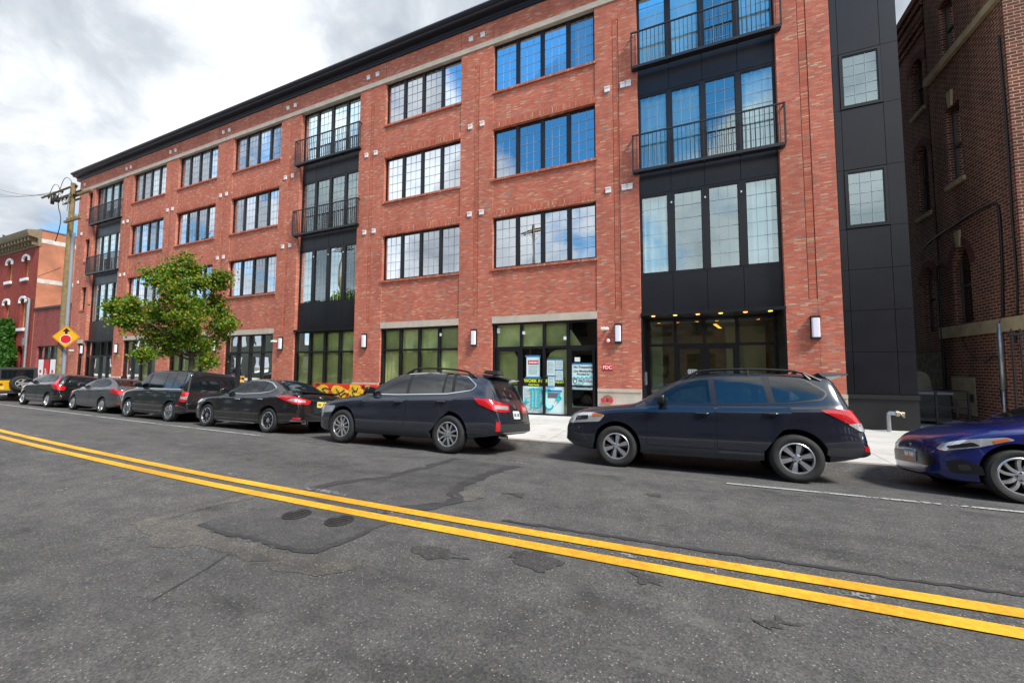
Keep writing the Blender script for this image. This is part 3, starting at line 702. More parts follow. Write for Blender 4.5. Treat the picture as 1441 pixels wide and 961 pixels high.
# pipes and cables on that wall are loose things
m = MB(); m.tube([(OX-.04,y,z) for y, z in ((15.7,4.72),(15.86,4.75),(15.9,4.6),(15.9,3),(15.93,1.12),(15.93,.3))], .035)
tag(m.build('drain_pipe', M['black'], smooth=True), 'thin black drain pipe running down the old dark brick side wall', 'pipe')
m = MB(); P = [(16.7,5.45),(15.9,5.62),(15.0,5.66),(14.2,5.72),(13.5,5.72),(13.3,5.66),(13.22,5.4),(13.27,4.2),(13.32,3.3),(13.36,3.0),(13.45,2.75)]
m.tube(chaikin([(OX-.035+random.uniform(-.01,.01),y,z) for y, z in P], 2), .028, 6)
tag(m.build('cable', M['black'], smooth=True), 'thick black cable bent over the old brick wall beside the alley', 'cable')
m = MB(); m.tube([(OX-.06,13.45,2.78),(OX-.06,13.47,1.2)], .05); m.tube([(OX-.06,13.47,1.2),(OX-.06,13.5,.2)], .03)
tag(m.build('conduit', M['steel'], smooth=True), 'pale grey steel conduit at the foot of the old brick wall near the bar fence', 'conduit')
m = MB(); m.tube(chaikin([(OX-.03,y,z) for y, z in ((15.0,2.75),(14.9,2.3),(14.5,1.95),(14.1,1.85),(13.9,1.95),(13.65,2.05),(13.62,1.6),(13.66,1.0),(13.55,.6))], 2), .013, 5)
tag(m.build('cable', M['black'], smooth=True), 'thin sagging dark wire below the stone band of the old brick wall', 'cable')
m = MB(); m.tube(chaikin([(OX-.03,y,z) for y, z in ((12.83,9.5),(12.80,7.1),(12.86,5),(12.84,3.6),(12.95,2.7),(13.05,2.3))], 2), .02, 5)
tag(m.build('cable', M['black'], smooth=True), 'long dark cable hanging down the near corner of the old brick building', 'cable')
# alley: bar fence, condenser, low railing
m = MB(); y = 12.42
for z in (.75, 2.45): m.box(6.35, 9.0, y-.02, y+.02, z-.025, z+.025)
for k in range(21): 
    x = 6.40+k*.13; m.box(x-.012, x+.012, y-.012, y+.012, .22, 2.56)
tag(m.build('bar_fence', M['rail']), 'tall black metal bar fence in front of the old brick building at the right edge', 'fence')
ac = empty('condenser', 'grey boxy outdoor condenser unit standing in the alley behind a low black railing', 'air conditioner', loc=(5.55,14.7,.3))
m = MB(); m.box(5.0,6.12,14.2,15.2,.32,1.02); adopt(m.build('casing', plain('condenser_grey', (.10,.105,.11), .5, metal=.3)), ac)
m = MB()
for k in range(14): m.box(4.99,6.13,14.185,14.2,.38+k*.045,.40+k*.045)
adopt(m.build('louvre', M['black']), ac)
m = MB(); m.box(4.96,6.16,14.16,15.24,1.02,1.07); m.lathe([(.42,1.07),(.42,1.10),(.36,1.11),(0,1.11)], lambda a,b,h: (5.56+a,14.7+b,h), 24); adopt(m.build('lid', plain('condenser_lid', (.22,.23,.24), .5)), ac)
m = MB(); yy = 13.75
for z in (.42,.72,1.12): m.box(5.0,6.25,yy-.015,yy+.015,z-.015,z+.015)
for x in (5.0,5.65,6.25): m.box(x-.02,x+.02,yy-.02,yy+.02,.1,1.14)
m.box(6.25-.02,6.25+.02,yy,15.2,1.10,1.14); m.box(6.02,6.25,yy-.01,yy+.01,.9,.93); m.box(6.02,6.05,yy-.01,yy+.01,.5,.9)
tag(m.build('alley_railing', M['rail']), 'low black pipe railing round the condenser in the alley', 'railing')
m = MB(); m.prism(chaikin([(5.9,.2),(6.55,.2),(6.55,1.35),(6.4,1.62),(6.05,1.62),(5.9,1.35)],2,True), lambda u,v,d: (u,d,v), 16.1, 16.3)
tag(m.build('stone_slab', M['oldlime'], smooth=True, angle=40), 'round-topped tan stone slab behind the condenser in the alley', 'stone slab')

# --- far left: low annex and the Victorian building
AN = empty('brick_annex', 'low red brick annex with black coping left of the new building', 'building', loc=(-42,FY,0))
fy = lambda u, v, d: (u, FY+.05+d, v)
zg = G(-42, FY)
m = MB(); wall_panel(m, fy, rect(-45.2,-39.1,-.4,5.85), [rect(-44.35,-40.45,zg,3.1)], .3); m.box(-45.2,-39.1,FY+.5,FY+14,-.4,5.8); adopt(m.build('wall', M['annexbrick'], recalc=False), AN)
m = MB(); m.box(-45.2,-39.1,FY-.03,FY+.5,5.85,5.99); adopt(m.build('coping', M['black']), AN)
f = MB()
for x in (-44.35,-43.4,-42.4,-41.45,-40.51): f.box(x,x+.07,FY+.17,FY+.26,zg,3.1)
for z in (zg,2.15,3.03): f.box(-44.28,-40.51,FY+.175,FY+.255,z,z+.07)
fo = adopt(f.build('shopfront', M['frame']), AN)
p = MB(); p.quad((-44.3,FY+.25,zg),(-40.5,FY+.25,zg),(-40.5,FY+.25,3.1),(-44.3,FY+.25,3.1)); adopt(p.build('pane', M['shopglass']), fo)
for k, (x, c) in enumerate(((-44.25,'white'),(-43.3,'red'),(-42.3,'white'),(-41.35,'white'))):
    p = MB(); p.box(x+.02,x+.84,FY+.16,FY+.168,zg+.1,2.12); po = adopt(p.build('door_poster', M[c]), fo)
    q = MB()
    if c == 'white':
        for j in range(3): q.lathe([(0,0),(.17,0)], lambda a,b,h,j=j: (x+.43+a, FY+.155, 1.25-.36*j+b*.75), 14)
        adopt(q.build('poster_mark', M['red']), po)
    else:
        for j in range(5): q.box(x+.2+.05*(j%2), x+.65-.06*j, FY+.152, FY+.158, .72+.16*j, .80+.16*j)
        adopt(q.build('poster_mark', M['white']), po)
VI = empty('victorian_building', 'old two-storey dark red brick house with a bracketed cornice and orange stucco side wall', 'building', loc=(-52,FY,0))
hv = []
for x in (-47.3,-50.5,-53.7):
    hv += [arch(x-.48,x+.48,8.45,10.0,10.2), arch(x-.48,x+.48,4.55,6.7,6.9)]
hv.append(arch(-47.95,-46.75,.1,2.7,3.2))
m = MB(); wall_panel(m, lambda u,v,d:(u,FY+.02+d,v), rect(-62,-45.25,-.4,10.75), hv, .3); adopt(m.build('wall', M['vicbrick'], recalc=False), VI)
m = MB(); m.box(-45.6,-45.2,FY+.04,FY+16,-.4,12.0); m.box(-62,-45.6,FY+.5,FY+16,10,11.7); adopt(m.build('stucco_wall', M['stucco']), VI)
for z in (11.05,7.95):
    m = MB(); m.box(-45.25,-45.185,FY+.05,FY+16,z,z+.32); adopt(m.build('side_band', plain('peeling_white', (.55,.55,.52), .8, var=.25, vscale=3)), VI)
m = MB(); m.box(-45.75,-45.15,FY+.0,FY+16,12.0,12.09); adopt(m.build('parapet_cap', plain('cap_blue', (.12,.16,.30), .5)), VI)
c = MB(); tan = plain('tan_cornice', (.20,.155,.09), .7, var=.2)
c.prism([(.02,10.75),(-.06,10.75),(-.06,11.25),(-.12,11.35),(-.55,11.42),(-.62,11.6),(-.68,11.85),(.1,12.02),(.1,10.75)], lambda u,v,d:(d,FY+u,v), -62.3, -45.15); co_ = adopt(c.build('cornice', tan), VI)
for k in range(22):
    b_ = MB(); x = -45.5-k*.62; b_.box(x-.08,x+.08,FY-.5,FY-.06,11.12,11.40); b_.box(x-.06,x+.06,FY-.3,FY-.06,10.85,11.12); adopt(b_.build('bracket', tan), co_)
for x in (-47.3,-50.5,-53.7):
    for z0, z1, zs in ((8.45,10.2,10.0),(4.55,6.9,6.7)):
        f = MB(); y = FY+.2
        f.box(x-.48,x-.38,y,y+.06,z0,z1); f.box(x+.38,x+.48,y,y+.06,z0,z1); f.box(x-.38,x+.38,y,y+.06,z0,z0+.1); f.box(x-.38,x+.38,y,y+.06,(z0+z1)/2-.04,(z0+z1)/2+.04); f.box(x-.38,x+.38,y,y+.06,z1-.14,z1)
        fo = adopt(f.build('window', plain('tan_window_frame', (.36,.24,.09), .7)), VI)
        p = MB(); p.quad((x-.4,y+.04,z0),(x+.4,y+.04,z0),(x+.4,y+.04,z1),(x-.4,y+.04,z1)); adopt(p.build('pane', M['glass']), fo)
        h = MB(); n = 10
        for k in range(n):
            P = [(x+(.48+e)*math.cos(q), zs+(.2+e)*math.sin(q)) for e, q in ((0,PI*k/n),(.15,PI*k/n),(.15,PI*(k+1)/n),(0,PI*(k+1)/n))]
            h.prism(P, lambda u,v,d:(u,FY+d,v), -.08, .04)
        h.box(x-.63,x-.48,FY-.08,FY+.04,zs-.18,zs); h.box(x+.48,x+.63,FY-.08,FY+.04,zs-.18,zs); adopt(h.build('window_hood', M['white']), fo)
        s = MB(); s.box(x-.62,x+.62,FY-.1,FY+.2,z0-.22,z0); adopt(s.build('sill', M['white']), fo)
d = MB(); d.box(-47.9,-46.8,FY+.28,FY+.34,.1,3.3); adopt(d.build('door', M['black']), VI)
bk = MB(); bk.box(-62,-45.7,FY+.9,FY+1,0,10); adopt(bk.build('interior', M['dark']), VI)
m = MB(); m.tube([(-45.75,FY-.10,.3),(-45.75,FY-.10,6.6),(-45.9,FY-.1,6.75),(-46.5,FY-.08,6.8)], .075); m.tube([(-46.05,FY-.08,3.6),(-46.05,FY-.08,6.4)], .055); m.box(-46.2,-45.9,FY-.2,FY-.02,3.2,3.75)
tag(m.build('conduit', M['steel'], smooth=True, angle=40), 'grey electric conduit with meter box on the corner of the dark red house', 'conduit')

# --- across the street (seen only in the glass)
def opposite(x0, x1, h, col, label, y=-8.2):
    r = empty('opposite_building', label, 'building', loc=((x0+x1)/2, y, 0))
    m = MB(); holes = []
    for k in range(int((x1-x0)/3.2)):
        for fl in range(int((h-1.2)/3.4)):
            a = x0+.9+k*3.2; holes.append(rect(a, a+1.4, .9+fl*3.4, 2.8+fl*3.4))
    wall_panel(m, lambda u,v,d:(u,y-d,v), rect(x0,x1,-.5,h), holes, .2); m.box(x0,x1,y-12,y-.4,-.5,h-.3); adopt(m.build('wall', col, recalc=False), r)
    g_ = MB()
    for hh in holes: g_.quad((hh[0][0],y-.18,hh[0][1]),(hh[1][0],y-.18,hh[0][1]),(hh[1][0],y-.18,hh[2][1]),(hh[0][0],y-.18,hh[2][1]))
    adopt(g_.build('window', M['oldglass']), r)
opposite(-150,-40,9.6,plain('opp_green', (.10,.13,.10),.9), 'grey green three-storey row house across the street, reflected in the glass')
opposite(-39,-24,8.4,plain('opp_grey', (.12,.12,.12),.9), 'dark grey house across the street, reflected in the left windows')
opposite(-20,3.5,8.2,plain('opp_tan', (.16,.13,.10),.9), 'low tan shop across the street, behind the camera')
opposite(4,40,8.6,plain('opp_red', (.15,.07,.05),.9), 'low red brick shop across the street, behind the camera')
# ================================================================== street furniture
def utility_pole(x, y, h, arm_z, label, arms=((-2.9,.35),), yaw=0, group=None):
    r = empty('utility_pole', label, 'utility pole', group, loc=(x, y, G(x, y)))
    zb = G(x, y)-.1
    m = MB(); m.tube([(x,y,zb),(x,y,zb+3),(x+.02,y,zb+7),(x+.03,y,h)], [.135,.128,.12,.10], 14); adopt(m.build('pole', M['wood'], smooth=True, angle=50), r)
    c, s = math.cos(yaw), math.sin(yaw)
    for k, (a, b) in enumerate(arms):
        for oy in (-.20, .20):
            m = MB(); z = arm_z - .42*k
            P = [(x+c*t-s*oy, y+s*t+c*oy) for t in (a, b)]
            m.tube([(*P[0], z), (*P[1], z)], .065, 4); am = adopt(m.build('crossarm', M['wood']), r)
        ins = MB()
        for t in (a+.1, a*.72, a*.42, b-.1):
            X, Y = x+c*t, y+s*t
            ins.lathe([(.02,z),(.03,z+.08),(.055,z+.09),(.05,z+.13),(.06,z+.14),(.04,z+.19),(0,z+.20)], lambda p,q,hh: (X+p,Y+q,hh), 10)
        adopt(ins.build('insulator', M['black'], smooth=True), am)
        br = MB()
        for t in (a*.35, b): br.tube([(x, y-.16, z-.75), (x+c*t, y-.20+s*t, z-.03)], .016, 5)
        adopt(br.build('brace', M['steel']), am)
    return r
PX, PY = -28.6, 9.1
UP = utility_pole(PX, PY, 10.95, 10.62, 'tall brown utility pole with crossarms before the left end of the new building', arms=((-2.9,.45),(-1.6,.3)))
m = MB(); m.tube([(PX+.16,PY+.09,G(PX,PY)-.1),(PX+.16,PY+.09,3),(PX+.15,PY+.09,7.6),(PX+.14,PY+.10,8.4)], .075, 12); adopt(m.build('conduit_riser', M['greyp'], smooth=True, angle=40), UP)
m = MB(); m.tube(chaikin([(PX-1.3,PY-.1,10.6),(PX-1.1,PY-.15,9.9),(PX-.6,PY-.15,9.2),(PX-.55,PY-.2,8.6),(PX-.9,PY-.2,8.0)],2), .018, 5)
m.tube(chaikin([(PX-2.8,PY,10.75),(PX-2.3,PY,11.35),(PX-1.7,PY,11.2),(PX-1.4,PY,10.7)],2), .013, 5); m.tube(chaikin([(PX-1.6,PY,10.75),(PX-1.1,PY,11.5),(PX-.4,PY,11.3),(PX,PY,10.8)],2), .013, 5)
m.lathe([(0,10.0),(.07,10.02),(.08,10.45),(.03,10.5),(0,10.5)], lambda p,q,h: (PX-1.45+p,PY-.25+q,h), 10); m.lathe([(0,10.05),(.06,10.07),(.06,10.42),(0,10.45)], lambda p,q,h: (PX-1.05+p,PY-.25+q,h), 10)
adopt(m.build('jumper_wire', M['black'], smooth=True), UP)
m = MB(); m.box(PX-.25,PX+1.55,PY+.1,PY+.2,10.35,10.45); adopt(m.build('side_arm', M['wood']), UP)
m = MB(); m.box(PX,PX+1.7,PY-.25,PY-.15,8.82,8.92)
for t in (.3,.7,1.1,1.5): m.lathe([(.03,8.92),(.06,8.97),(.05,9.05),(.02,9.1)], lambda p,q,h: (PX+t+p,PY-.2+q,h), 8)
adopt(m.build('side_arm', M['wood']), UP)
def wire(a, b, sag, r, label, group=None):
    m = MB(); P = []
    for k in range(25):
        t = k/24; p = Vector(a).lerp(Vector(b), t); p.z -= sag*4*t*(1-t); P.append(p)
    m.tube(P, r, 5); tag(m.build('overhead_wire', M['black'], smooth=True), label, 'wire', group)
for k, (sx, ez) in enumerate(((-2.8,17.15),(-2.1,16.59),(-1.25,16.34))):
    wire((PX+sx,PY,10.82), (-55,12.57,ez), .25, .011, 'thin overhead wire running left from the crossarm of the utility pole', 'overhead wires left of the pole')
wire((PX-.1,PY-.2,6.55), (-55,12.4,8.3), .3, .014, 'thin dark service wire crossing the front of the dark red house')
utility_pole(-11.6, -4.0, 13.2, 12.6, 'utility pole across the street, mirrored in the second floor glass', arms=((-1.2,1.2),), yaw=.3)
utility_pole(-32.5, -4.0, 14.6, 14.0, 'utility pole across the street, mirrored in the balcony bay glass', arms=((-1.3,1.3),(-1.3,1.3)), yaw=.2)

# stop ahead sign on the pole
sg = empty('warning_sign', 'yellow diamond stop ahead sign with an arrow and red octagon on the utility pole', 'sign', loc=(PX+.25,PY-.35,3.05))
Ms = Matrix.Translation((PX+.50,PY-.02,3.10)) @ Matrix.Rotation(math.radians(38), 4, 'Z')
def plate(poly, y0, y1, name, mat, parent):
    m = MB(); m.prism(poly, lambda u,v,d: (u,d,v), y0, y1); return adopt(m.build(name, mat, matrix=Ms), parent)
dm = rpoly([(0,.56),(.56,0),(0,-.56),(-.56,0)], .05)
plate(dm, 0, .006, 'sign_panel', M['yellow'], sg)
ring = [(u*.93,v*.93) for u,v in dm]
mm = MB(); n = len(dm); mm.add([(u*.95,-.003,v*.95) for u,v in dm]+[(u*.915,-.003,v*.915) for u,v in dm], [(i,(i+1)%n,(i+1)%n+n,i+n) for i in range(n)]); adopt(mm.build('sign_border', M['black'], matrix=Ms), sg)
plate([(-.055,.14),(-.055,.26),(-.16,.26),(0,.44),(.16,.26),(.055,.26),(.055,.14)], -.006, -.002, 'arrow', M['black'], sg)
oc = lambda r: [(r*math.cos(PI/8+k*PI/4), -.12+r*math.sin(PI/8+k*PI/4)) for k in range(8)]
plate(oc(.245), -.005, -.002, 'octagon_edge', M['white'], sg); plate(oc(.22), -.009, -.0055, 'octagon', M['red'], sg)
m = MB(); m.tube([(PX+.45,PY+.0,2.45),(PX+.45,PY+.0,3.72)], .022, 8); m.tube([(PX,PY,2.75),(PX+.46,PY,2.75)], .02, 6); m.tube([(PX,PY,3.45),(PX+.46,PY,3.45)], .02, 6); adopt(m.build('bracket', M['steel']), sg)

# wall lamps
for x, lb_ in ((-37.0,'white oblong wall lamp between the narrow door and the far left black bay'),(-32.55,'white oblong wall lamp on the pier right of the far left black bay'),(-27.6,'white oblong wall lamp hidden behind the crown of the street tree'),
            (-22.62,'white oblong wall lamp just right of the crown of the street tree'),(-17.55,'white oblong wall lamp left of the middle black bay, beside a small camera'),(-12.42,'white oblong wall lamp on the pier right of the middle black bay'),
            (-7.2,'white oblong wall lamp on the pier left of the papered shop door'),(-2.06,'white oblong wall lamp above the red FDC plate'),(2.98,'white oblong wall lamp on the pier right of the lobby entrance')):
    r = empty('wall_lamp', lb_, 'wall lamp', 'oblong wall lamps on the brick piers', loc=(x,FY-.04,2.75))
    m = MB(); m.box(x-.10,x+.10,FY-.045,FY,2.44,3.06); m.box(x-.095,x+.095,FY-.14,FY-.045,3.0,3.055); m.box(x-.095,x+.095,FY-.14,FY-.045,2.445,2.5); adopt(m.build('lamp_frame', M['black']), r)
    m = MB(); P = rpoly([(-.085,-.14),(.085,-.14),(.085,-.046),(-.085,-.046)], .03, 4); m.prism(P, lambda u,v,d:(x+u,FY+v,d), 2.5, 3.0); adopt(m.build('diffuser', plain('lamp_diffuser', (.80,.80,.90), .35), smooth=True, angle=40), r)
for x, z, lb_ in ((-2.42,2.90,'white bullet security camera left of the lamp above the red FDC plate'),(-17.95,2.86,'white bullet security camera beside the lamp left of the middle black bay'),(-38.4,2.7,'white security camera on the brick at the far left end of the new building')):
    r = empty('security_camera', lb_, 'camera', loc=(x,FY,z)); m = MB(); m.lathe([(0,0),(.05,0),(.05,.03),(.02,.05),(.02,.1)], lambda a,b,h:(x+a,FY-h,z+b), 14); adopt(m.build('mount', M['white'], smooth=True, angle=40), r)
    m = MB(); m.lathe([(0,-.1),(.045,-.1),(.05,-.08),(.05,.1),(.035,.13),(0,.13)], lambda a,b,h:(x-.05+h,FY-.13+a,z+b), 14); adopt(m.build('barrel', M['white'], smooth=True, angle=40), r)
r = empty('fire_alarm', 'round red fire alarm strobe on the brick pier below a camera', 'alarm', loc=(-2.37,FY,2.53))
m = MB(); m.box(-2.45,-2.29,FY-.05,FY,2.45,2.61); adopt(m.build('housing', M['red']), r); m = MB(); m.lathe([(0,.095),(.045,.09),(.06,.05)], lambda a,b,h:(-2.37+a,FY-h,2.53+b), 14); adopt(m.build('strobe', M['white'], smooth=True), r)
r = empty('wall_plate', 'small red plate reading FDC in white letters on the brick pier', 'sign', loc=(-2.41,FY,1.69))
m = MB(); m.box(-2.57,-2.25,FY-.012,FY,1.60,1.79); adopt(m.build('plate', M['red']), r); adopt(text_obj('lettering', 'FDC', .15, M['white'], (-2.41,FY-.014,1.69), bold=.004), r)
r = empty('fire_inlet', 'red twin fire hose inlet on the stone base by the papered shop door', 'fire inlet', loc=(-2.4,FY-.05,.68))
m = MB(); m.lathe([(.16,.04),(.16,.06),(.06,.08),(.06,.1)], lambda a,b,h:(-2.4+a,FY-h,.68+b), 20); adopt(m.build('escutcheon', plain('brass', (.5,.3,.12), .35, metal=.8), smooth=True, angle=30), r)
for s in (-.09,.09):
    m = MB(); m.lathe([(.055,.08),(.055,.17),(.075,.17),(.075,.22),(0,.225)], lambda a,b,h:(-2.4+s*(1+h*1.5)+a,FY-h,.68+b), 14); adopt(m.build('cap', plain('cap_red', (.62,.03,.10), .35), smooth=True, angle=40), r)
r = empty('standpipe', 'short galvanised standpipe with a valve on the pavement by the black tower', 'standpipe', loc=(4.3,FY-.22,G(4.3,12.6)))
zz = G(4.3,12.6)
m = MB(); m.tube([(4.3,FY-.22,zz-.05),(4.3,FY-.22,zz+.40)], .042, 12); m.tube([(4.3,FY-.22,zz+.40),(4.32,FY-.22,zz+.44),(4.47,FY-.25,zz+.44)], .05, 12); adopt(m.build('pipe', M['steel'], smooth=True, angle=50), r)
m = MB(); m.lathe([(0,0),(.07,0),(.07,.06),(.045,.08),(.045,.16),(0,.16)], lambda a,b,h:(4.42+h,FY-.25+a,zz+.44+b), 12); m.tube([(4.45,FY-.25,zz+.5),(4.55,FY-.35,zz+.36)], .02, 6); adopt(m.build('valve', plain('valve_brass', (.45,.40,.30), .35, metal=.8), smooth=True, angle=40), r)

# notices taped inside the shop door bay
PAPER = plain('pale_notice', (.62,.78,.78), .8); TAPE = plain('blue_tape', (.02,.22,.50), .6); INK = plain('print_ink', (.05,.06,.08), .8); TURQ = plain('turquoise_spray', (.02,.50,.56), .6); LIME = plain('lime_ink', (.70,.80,.02), .6); BLK = plain('banner_black', (.01,.01,.01), .6)
ny = FY+.150
def notice(name, x0, x1, z0, z1, label, mat=PAPER, y=ny, tape=(), lines=None, cat='notice', seed=0):
    r = empty(name, label, cat, loc=((x0+x1)/2,y,z0)); m = MB(); m.box(x0,x1,y,y+.003,z0,z1); adopt(m.build('sheet', mat), r)
    for (a,b,c,d) in tape: t = MB(); t.box(a,b,y-.004,y-.001,c,d); adopt(t.build('tape', TAPE), r)
    if lines:
        rr = random.Random(seed); m = MB(); a, b, zt, zb, n = lines
        for k in range(n):
            z = lerp(zt, zb, k/max(1,n-1)); x = a+.02
            while x < b-.04:
                wd = min(rr.uniform(.02,.08), b-x-.02); m.box(x, x+wd, y-.0025, y-.0005, z, z+.012); x += wd+.014
            
        adopt(m.build('print', INK), r)
    return r
r = notice('permit_notice', -5.22,-4.73,1.36,2.05, 'white notice with a red heading taped inside the papered shop door', tape=((-5.26,-4.69,2.04,2.10),(-5.26,-4.69,1.31,1.37)), lines=(-5.16,-4.79,1.72,1.44,8), seed=1)
m = MB(); m.box(-5.16,-4.78,ny-.003,ny-.001,1.78,1.93); adopt(m.build('heading', M['red']), r)
m = MB()
for k in range(6): m.box(-5.12+k*.055,-5.085+k*.055,ny-.005,ny-.0035,1.82,1.89)
adopt(m.build('heading_print', M['white']), r)
notice('permit_sheet', -4.47,-4.19,1.42,1.93, 'left of the two tall pale permit sheets taped behind the shop glass', tape=((-4.47,-3.90,1.925,1.96),), lines=(-4.46,-4.2,1.85,1.5,9), seed=2)
notice('permit_sheet', -4.17,-3.91,1.62,1.93, 'right upper pale permit sheet taped behind the shop glass', lines=(-4.16,-3.92,1.88,1.66,6), seed=3, tape=((-4.19,-3.89,1.58,1.62),))
notice('permit_sheet', -4.17,-3.91,1.27,1.575, 'right lower pale permit sheet hanging under another sheet', lines=(-4.16,-3.92,1.52,1.31,6), seed=4, tape=((-4.18,-3.90,1.235,1.27),))
notice('permit_sheet', -4.43,-4.20,1.07,1.38, 'small pale sheet overlapping the black and lime banner', y=ny-.012, lines=(-4.42,-4.21,1.33,1.1,6), seed=5, tape=((-4.5,-4.15,1.375,1.41),(-4.45,-4.18,1.03,1.07)))
r = empty('banner', 'black banner reading WORK IN PROGRESS in lime letters across the shop glass', 'banner', loc=(-4.6,ny,1.05))
m = MB(); m.box(-5.35,-3.87,ny+.008,ny+.011,1.04,1.32); adopt(m.build('sheet', BLK), r)
adopt(text_obj('lettering', 'WORK IN PROGRESS', .165, LIME, (-4.60,ny+.005,1.22), bold=.004, sx=.92), r); adopt(text_obj('lettering', 'Multi Family', .08, LIME, (-4.95,ny+.005,1.09), bold=.002), r)
r = notice('site_board', -5.35,-3.88,.12,1.035, 'large pale printed site board with turquoise graffiti low in the shop glass', y=ny+.006, lines=(-5.32,-4.66,.95,.2,17), seed=7, cat='site board')
m = MB(); m.box(-4.50,-3.95,ny+.002,ny+.005,.86,.93); adopt(m.build('tape', TAPE), r); m = MB(); m.box(-4.45,-4.0,ny+.002,ny+.005,.66,.84); adopt(m.build('picture', plain('print_grey', (.12,.13,.16), .6)), r)
def stroke(P, wdt=.022): 
    m.tube([(x, ny-.004, z) for x, z in chaikin([(p[0],p[1]) for p in P], 2)], wdt, 6)
m = MB()
stroke([(-5.05,.98),(-5.0,.95),(-5.02,.3)],.028); stroke([(-5.12,.92),(-4.92,.98)],.028); stroke([(-4.88,.95),(-4.90,.32)],.03); stroke([(-4.9,.96),(-4.7,.98),(-4.62,.7),(-4.66,.4),(-4.9,.3)],.03); stroke([(-4.76,.9),(-4.78,.4)],.026)
stroke([(-4.30,.92),(-4.42,1.0),(-4.52,.85),(-4.54,.5),(-4.48,.3),(-4.30,.3),(-4.24,.42)],.03); stroke([(-5.3,.5),(-5.12,.52)],.026); stroke([(-5.2,.62),(-5.22,.42)],.026); stroke([(-4.15,.6),(-4.05,.82),(-3.94,.62),(-4.12,.62)],.022); stroke([(-4.05,.8),(-4.07,.52)],.022)
adopt(m.build('graffiti', TURQ, smooth=True), r)
r = notice('warning_notice', -3.60,-2.84,.97,1.80, 'pale no trespassing notice with turquoise scribble on the right shop door', y=ny-.03, tape=((-3.62,-2.82,1.78,1.83),), cat='notice')
yt = ny-.034
for s_, z, sz in (('No Trespassing',1.70,.098),('Live Monitoring',1.57,.098),('Provided by',1.47,.085),('PRO-VIGIL',1.24,.11),('210-547-1756',1.05,.085)):
    adopt(text_obj('lettering', s_, sz, INK, (-3.22 if s_ != 'PRO-VIGIL' else -3.12, yt, z), bold=.0015), r)
m = MB(); m.lathe([(.05,0),(.075,0)], lambda a,b,h:(-3.49+a,yt,1.25+b*1.2), 20); adopt(m.build('badge', INK), r)
m = MB(); ny2 = ny; P = [(-3.55+.05*k, 1.36+.05*math.sin(k*2.3)) for k in range(15)]
m.tube([(x, yt-.006, z) for x, z in chaikin(P,2)], .014, 6); m.tube([(x, yt-.006, z) for x, z in chaikin([(-3.5,1.18),(-3.42,1.12),(-3.36,1.2),(-3.28,1.12),(-3.2,1.2)],2)], .010, 6); adopt(m.build('graffiti', TURQ, smooth=True), r)
notice('note', -3.50,-3.32,1.88,2.02, 'small white paper note above the no trespassing notice', mat=M['white'], y=ny-.03)
notice('note', -6.34,-6.23,2.90,3.08, 'small pale sticker in the top left pane of the papered shop door', y=ny-.045)
for x, z, lb_ in ((-5.30,2.88,'small white square tag beside the second top pane of the shop'),(-3.82,2.66,'small white square tag beside the third top pane of the shop'),(-8.75,2.92,'small white round tag in the top row of the papered window left of the shop')):
    m = MB(); m.prism(rpoly([(x-.05,z-.05),(x+.05,z-.06),(x+.06,z+.05),(x-.04,z+.06)],.02), lambda u,v,d:(u,FY+.08+d,v), 0, .012); tag(m.build('tag', M['white']), lb_, 'tag')

# red painted traffic barrier
BX0, BX1, BY = -13.45, -10.3, 11.3
zb = G(-12,BY)
r = empty('traffic_barrier', 'red traffic barrier with yellow and black street art, behind the black saloon', 'barrier', loc=(-12,BY,zb))
m = MB(); prof = [(-.30,0),(-.30,.12),(-.20,.30),(-.10,.42),(-.085,1.0),(.085,1.0),(.10,.42),(.20,.30),(.30,.12),(.30,0)]
m.prism(prof, lambda u,v,d:(d,BY+u,zb+v), BX0, BX1); adopt(m.build('barrier_body', plain('barrier_red', (.62,.035,.015), .5, var=.2, vscale=2)), r)
yp = plain('barrier_yellow', (.78,.46,.02), .5, var=.35, vscale=5); bp_ = plain('barrier_black', (.02,.012,.01), .6)
fc, fb = MB(), MB()
rq = random.Random(3)
for k, (cx_, w_, h_) in enumerate(((-12.95,.30,.34),(-12.1,.38,.30),(-11.25,.42,.36),(-10.7,.2,.3))):
    zf = zb+.66
    P = [(cx_+w_*(1+.22*math.sin(3*q+k)+.1*math.sin(7*q))*math.cos(q), min(zb+.985, zf+h_*(1+.15*math.cos(2*q+k))*math.sin(q))) for q in [2*PI*i/40 for i in range(40)]]
    fc = MB(); fc.prism(P, lambda u,v,d:(u,BY-.108+d,v), 0, .012); adopt(fc.build('painted_patch', yp), r)
    for e in range(5):
        x0, z0 = cx_+rq.uniform(-.3,.3), zf+rq.uniform(-.22,.25); pp = [(x0,z0)]
        for q in range(3): pp.append((pp[-1][0]+rq.uniform(-.2,.2), min(zb+.97, pp[-1][1]+rq.uniform(-.14,.14))))
        fb = MB(); fb.tube([(x_, BY-.104, z_) for x_, z_ in chaikin(pp,2)], rq.uniform(.012,.03), 5); adopt(fb.build('painted_stroke', bp_), r)


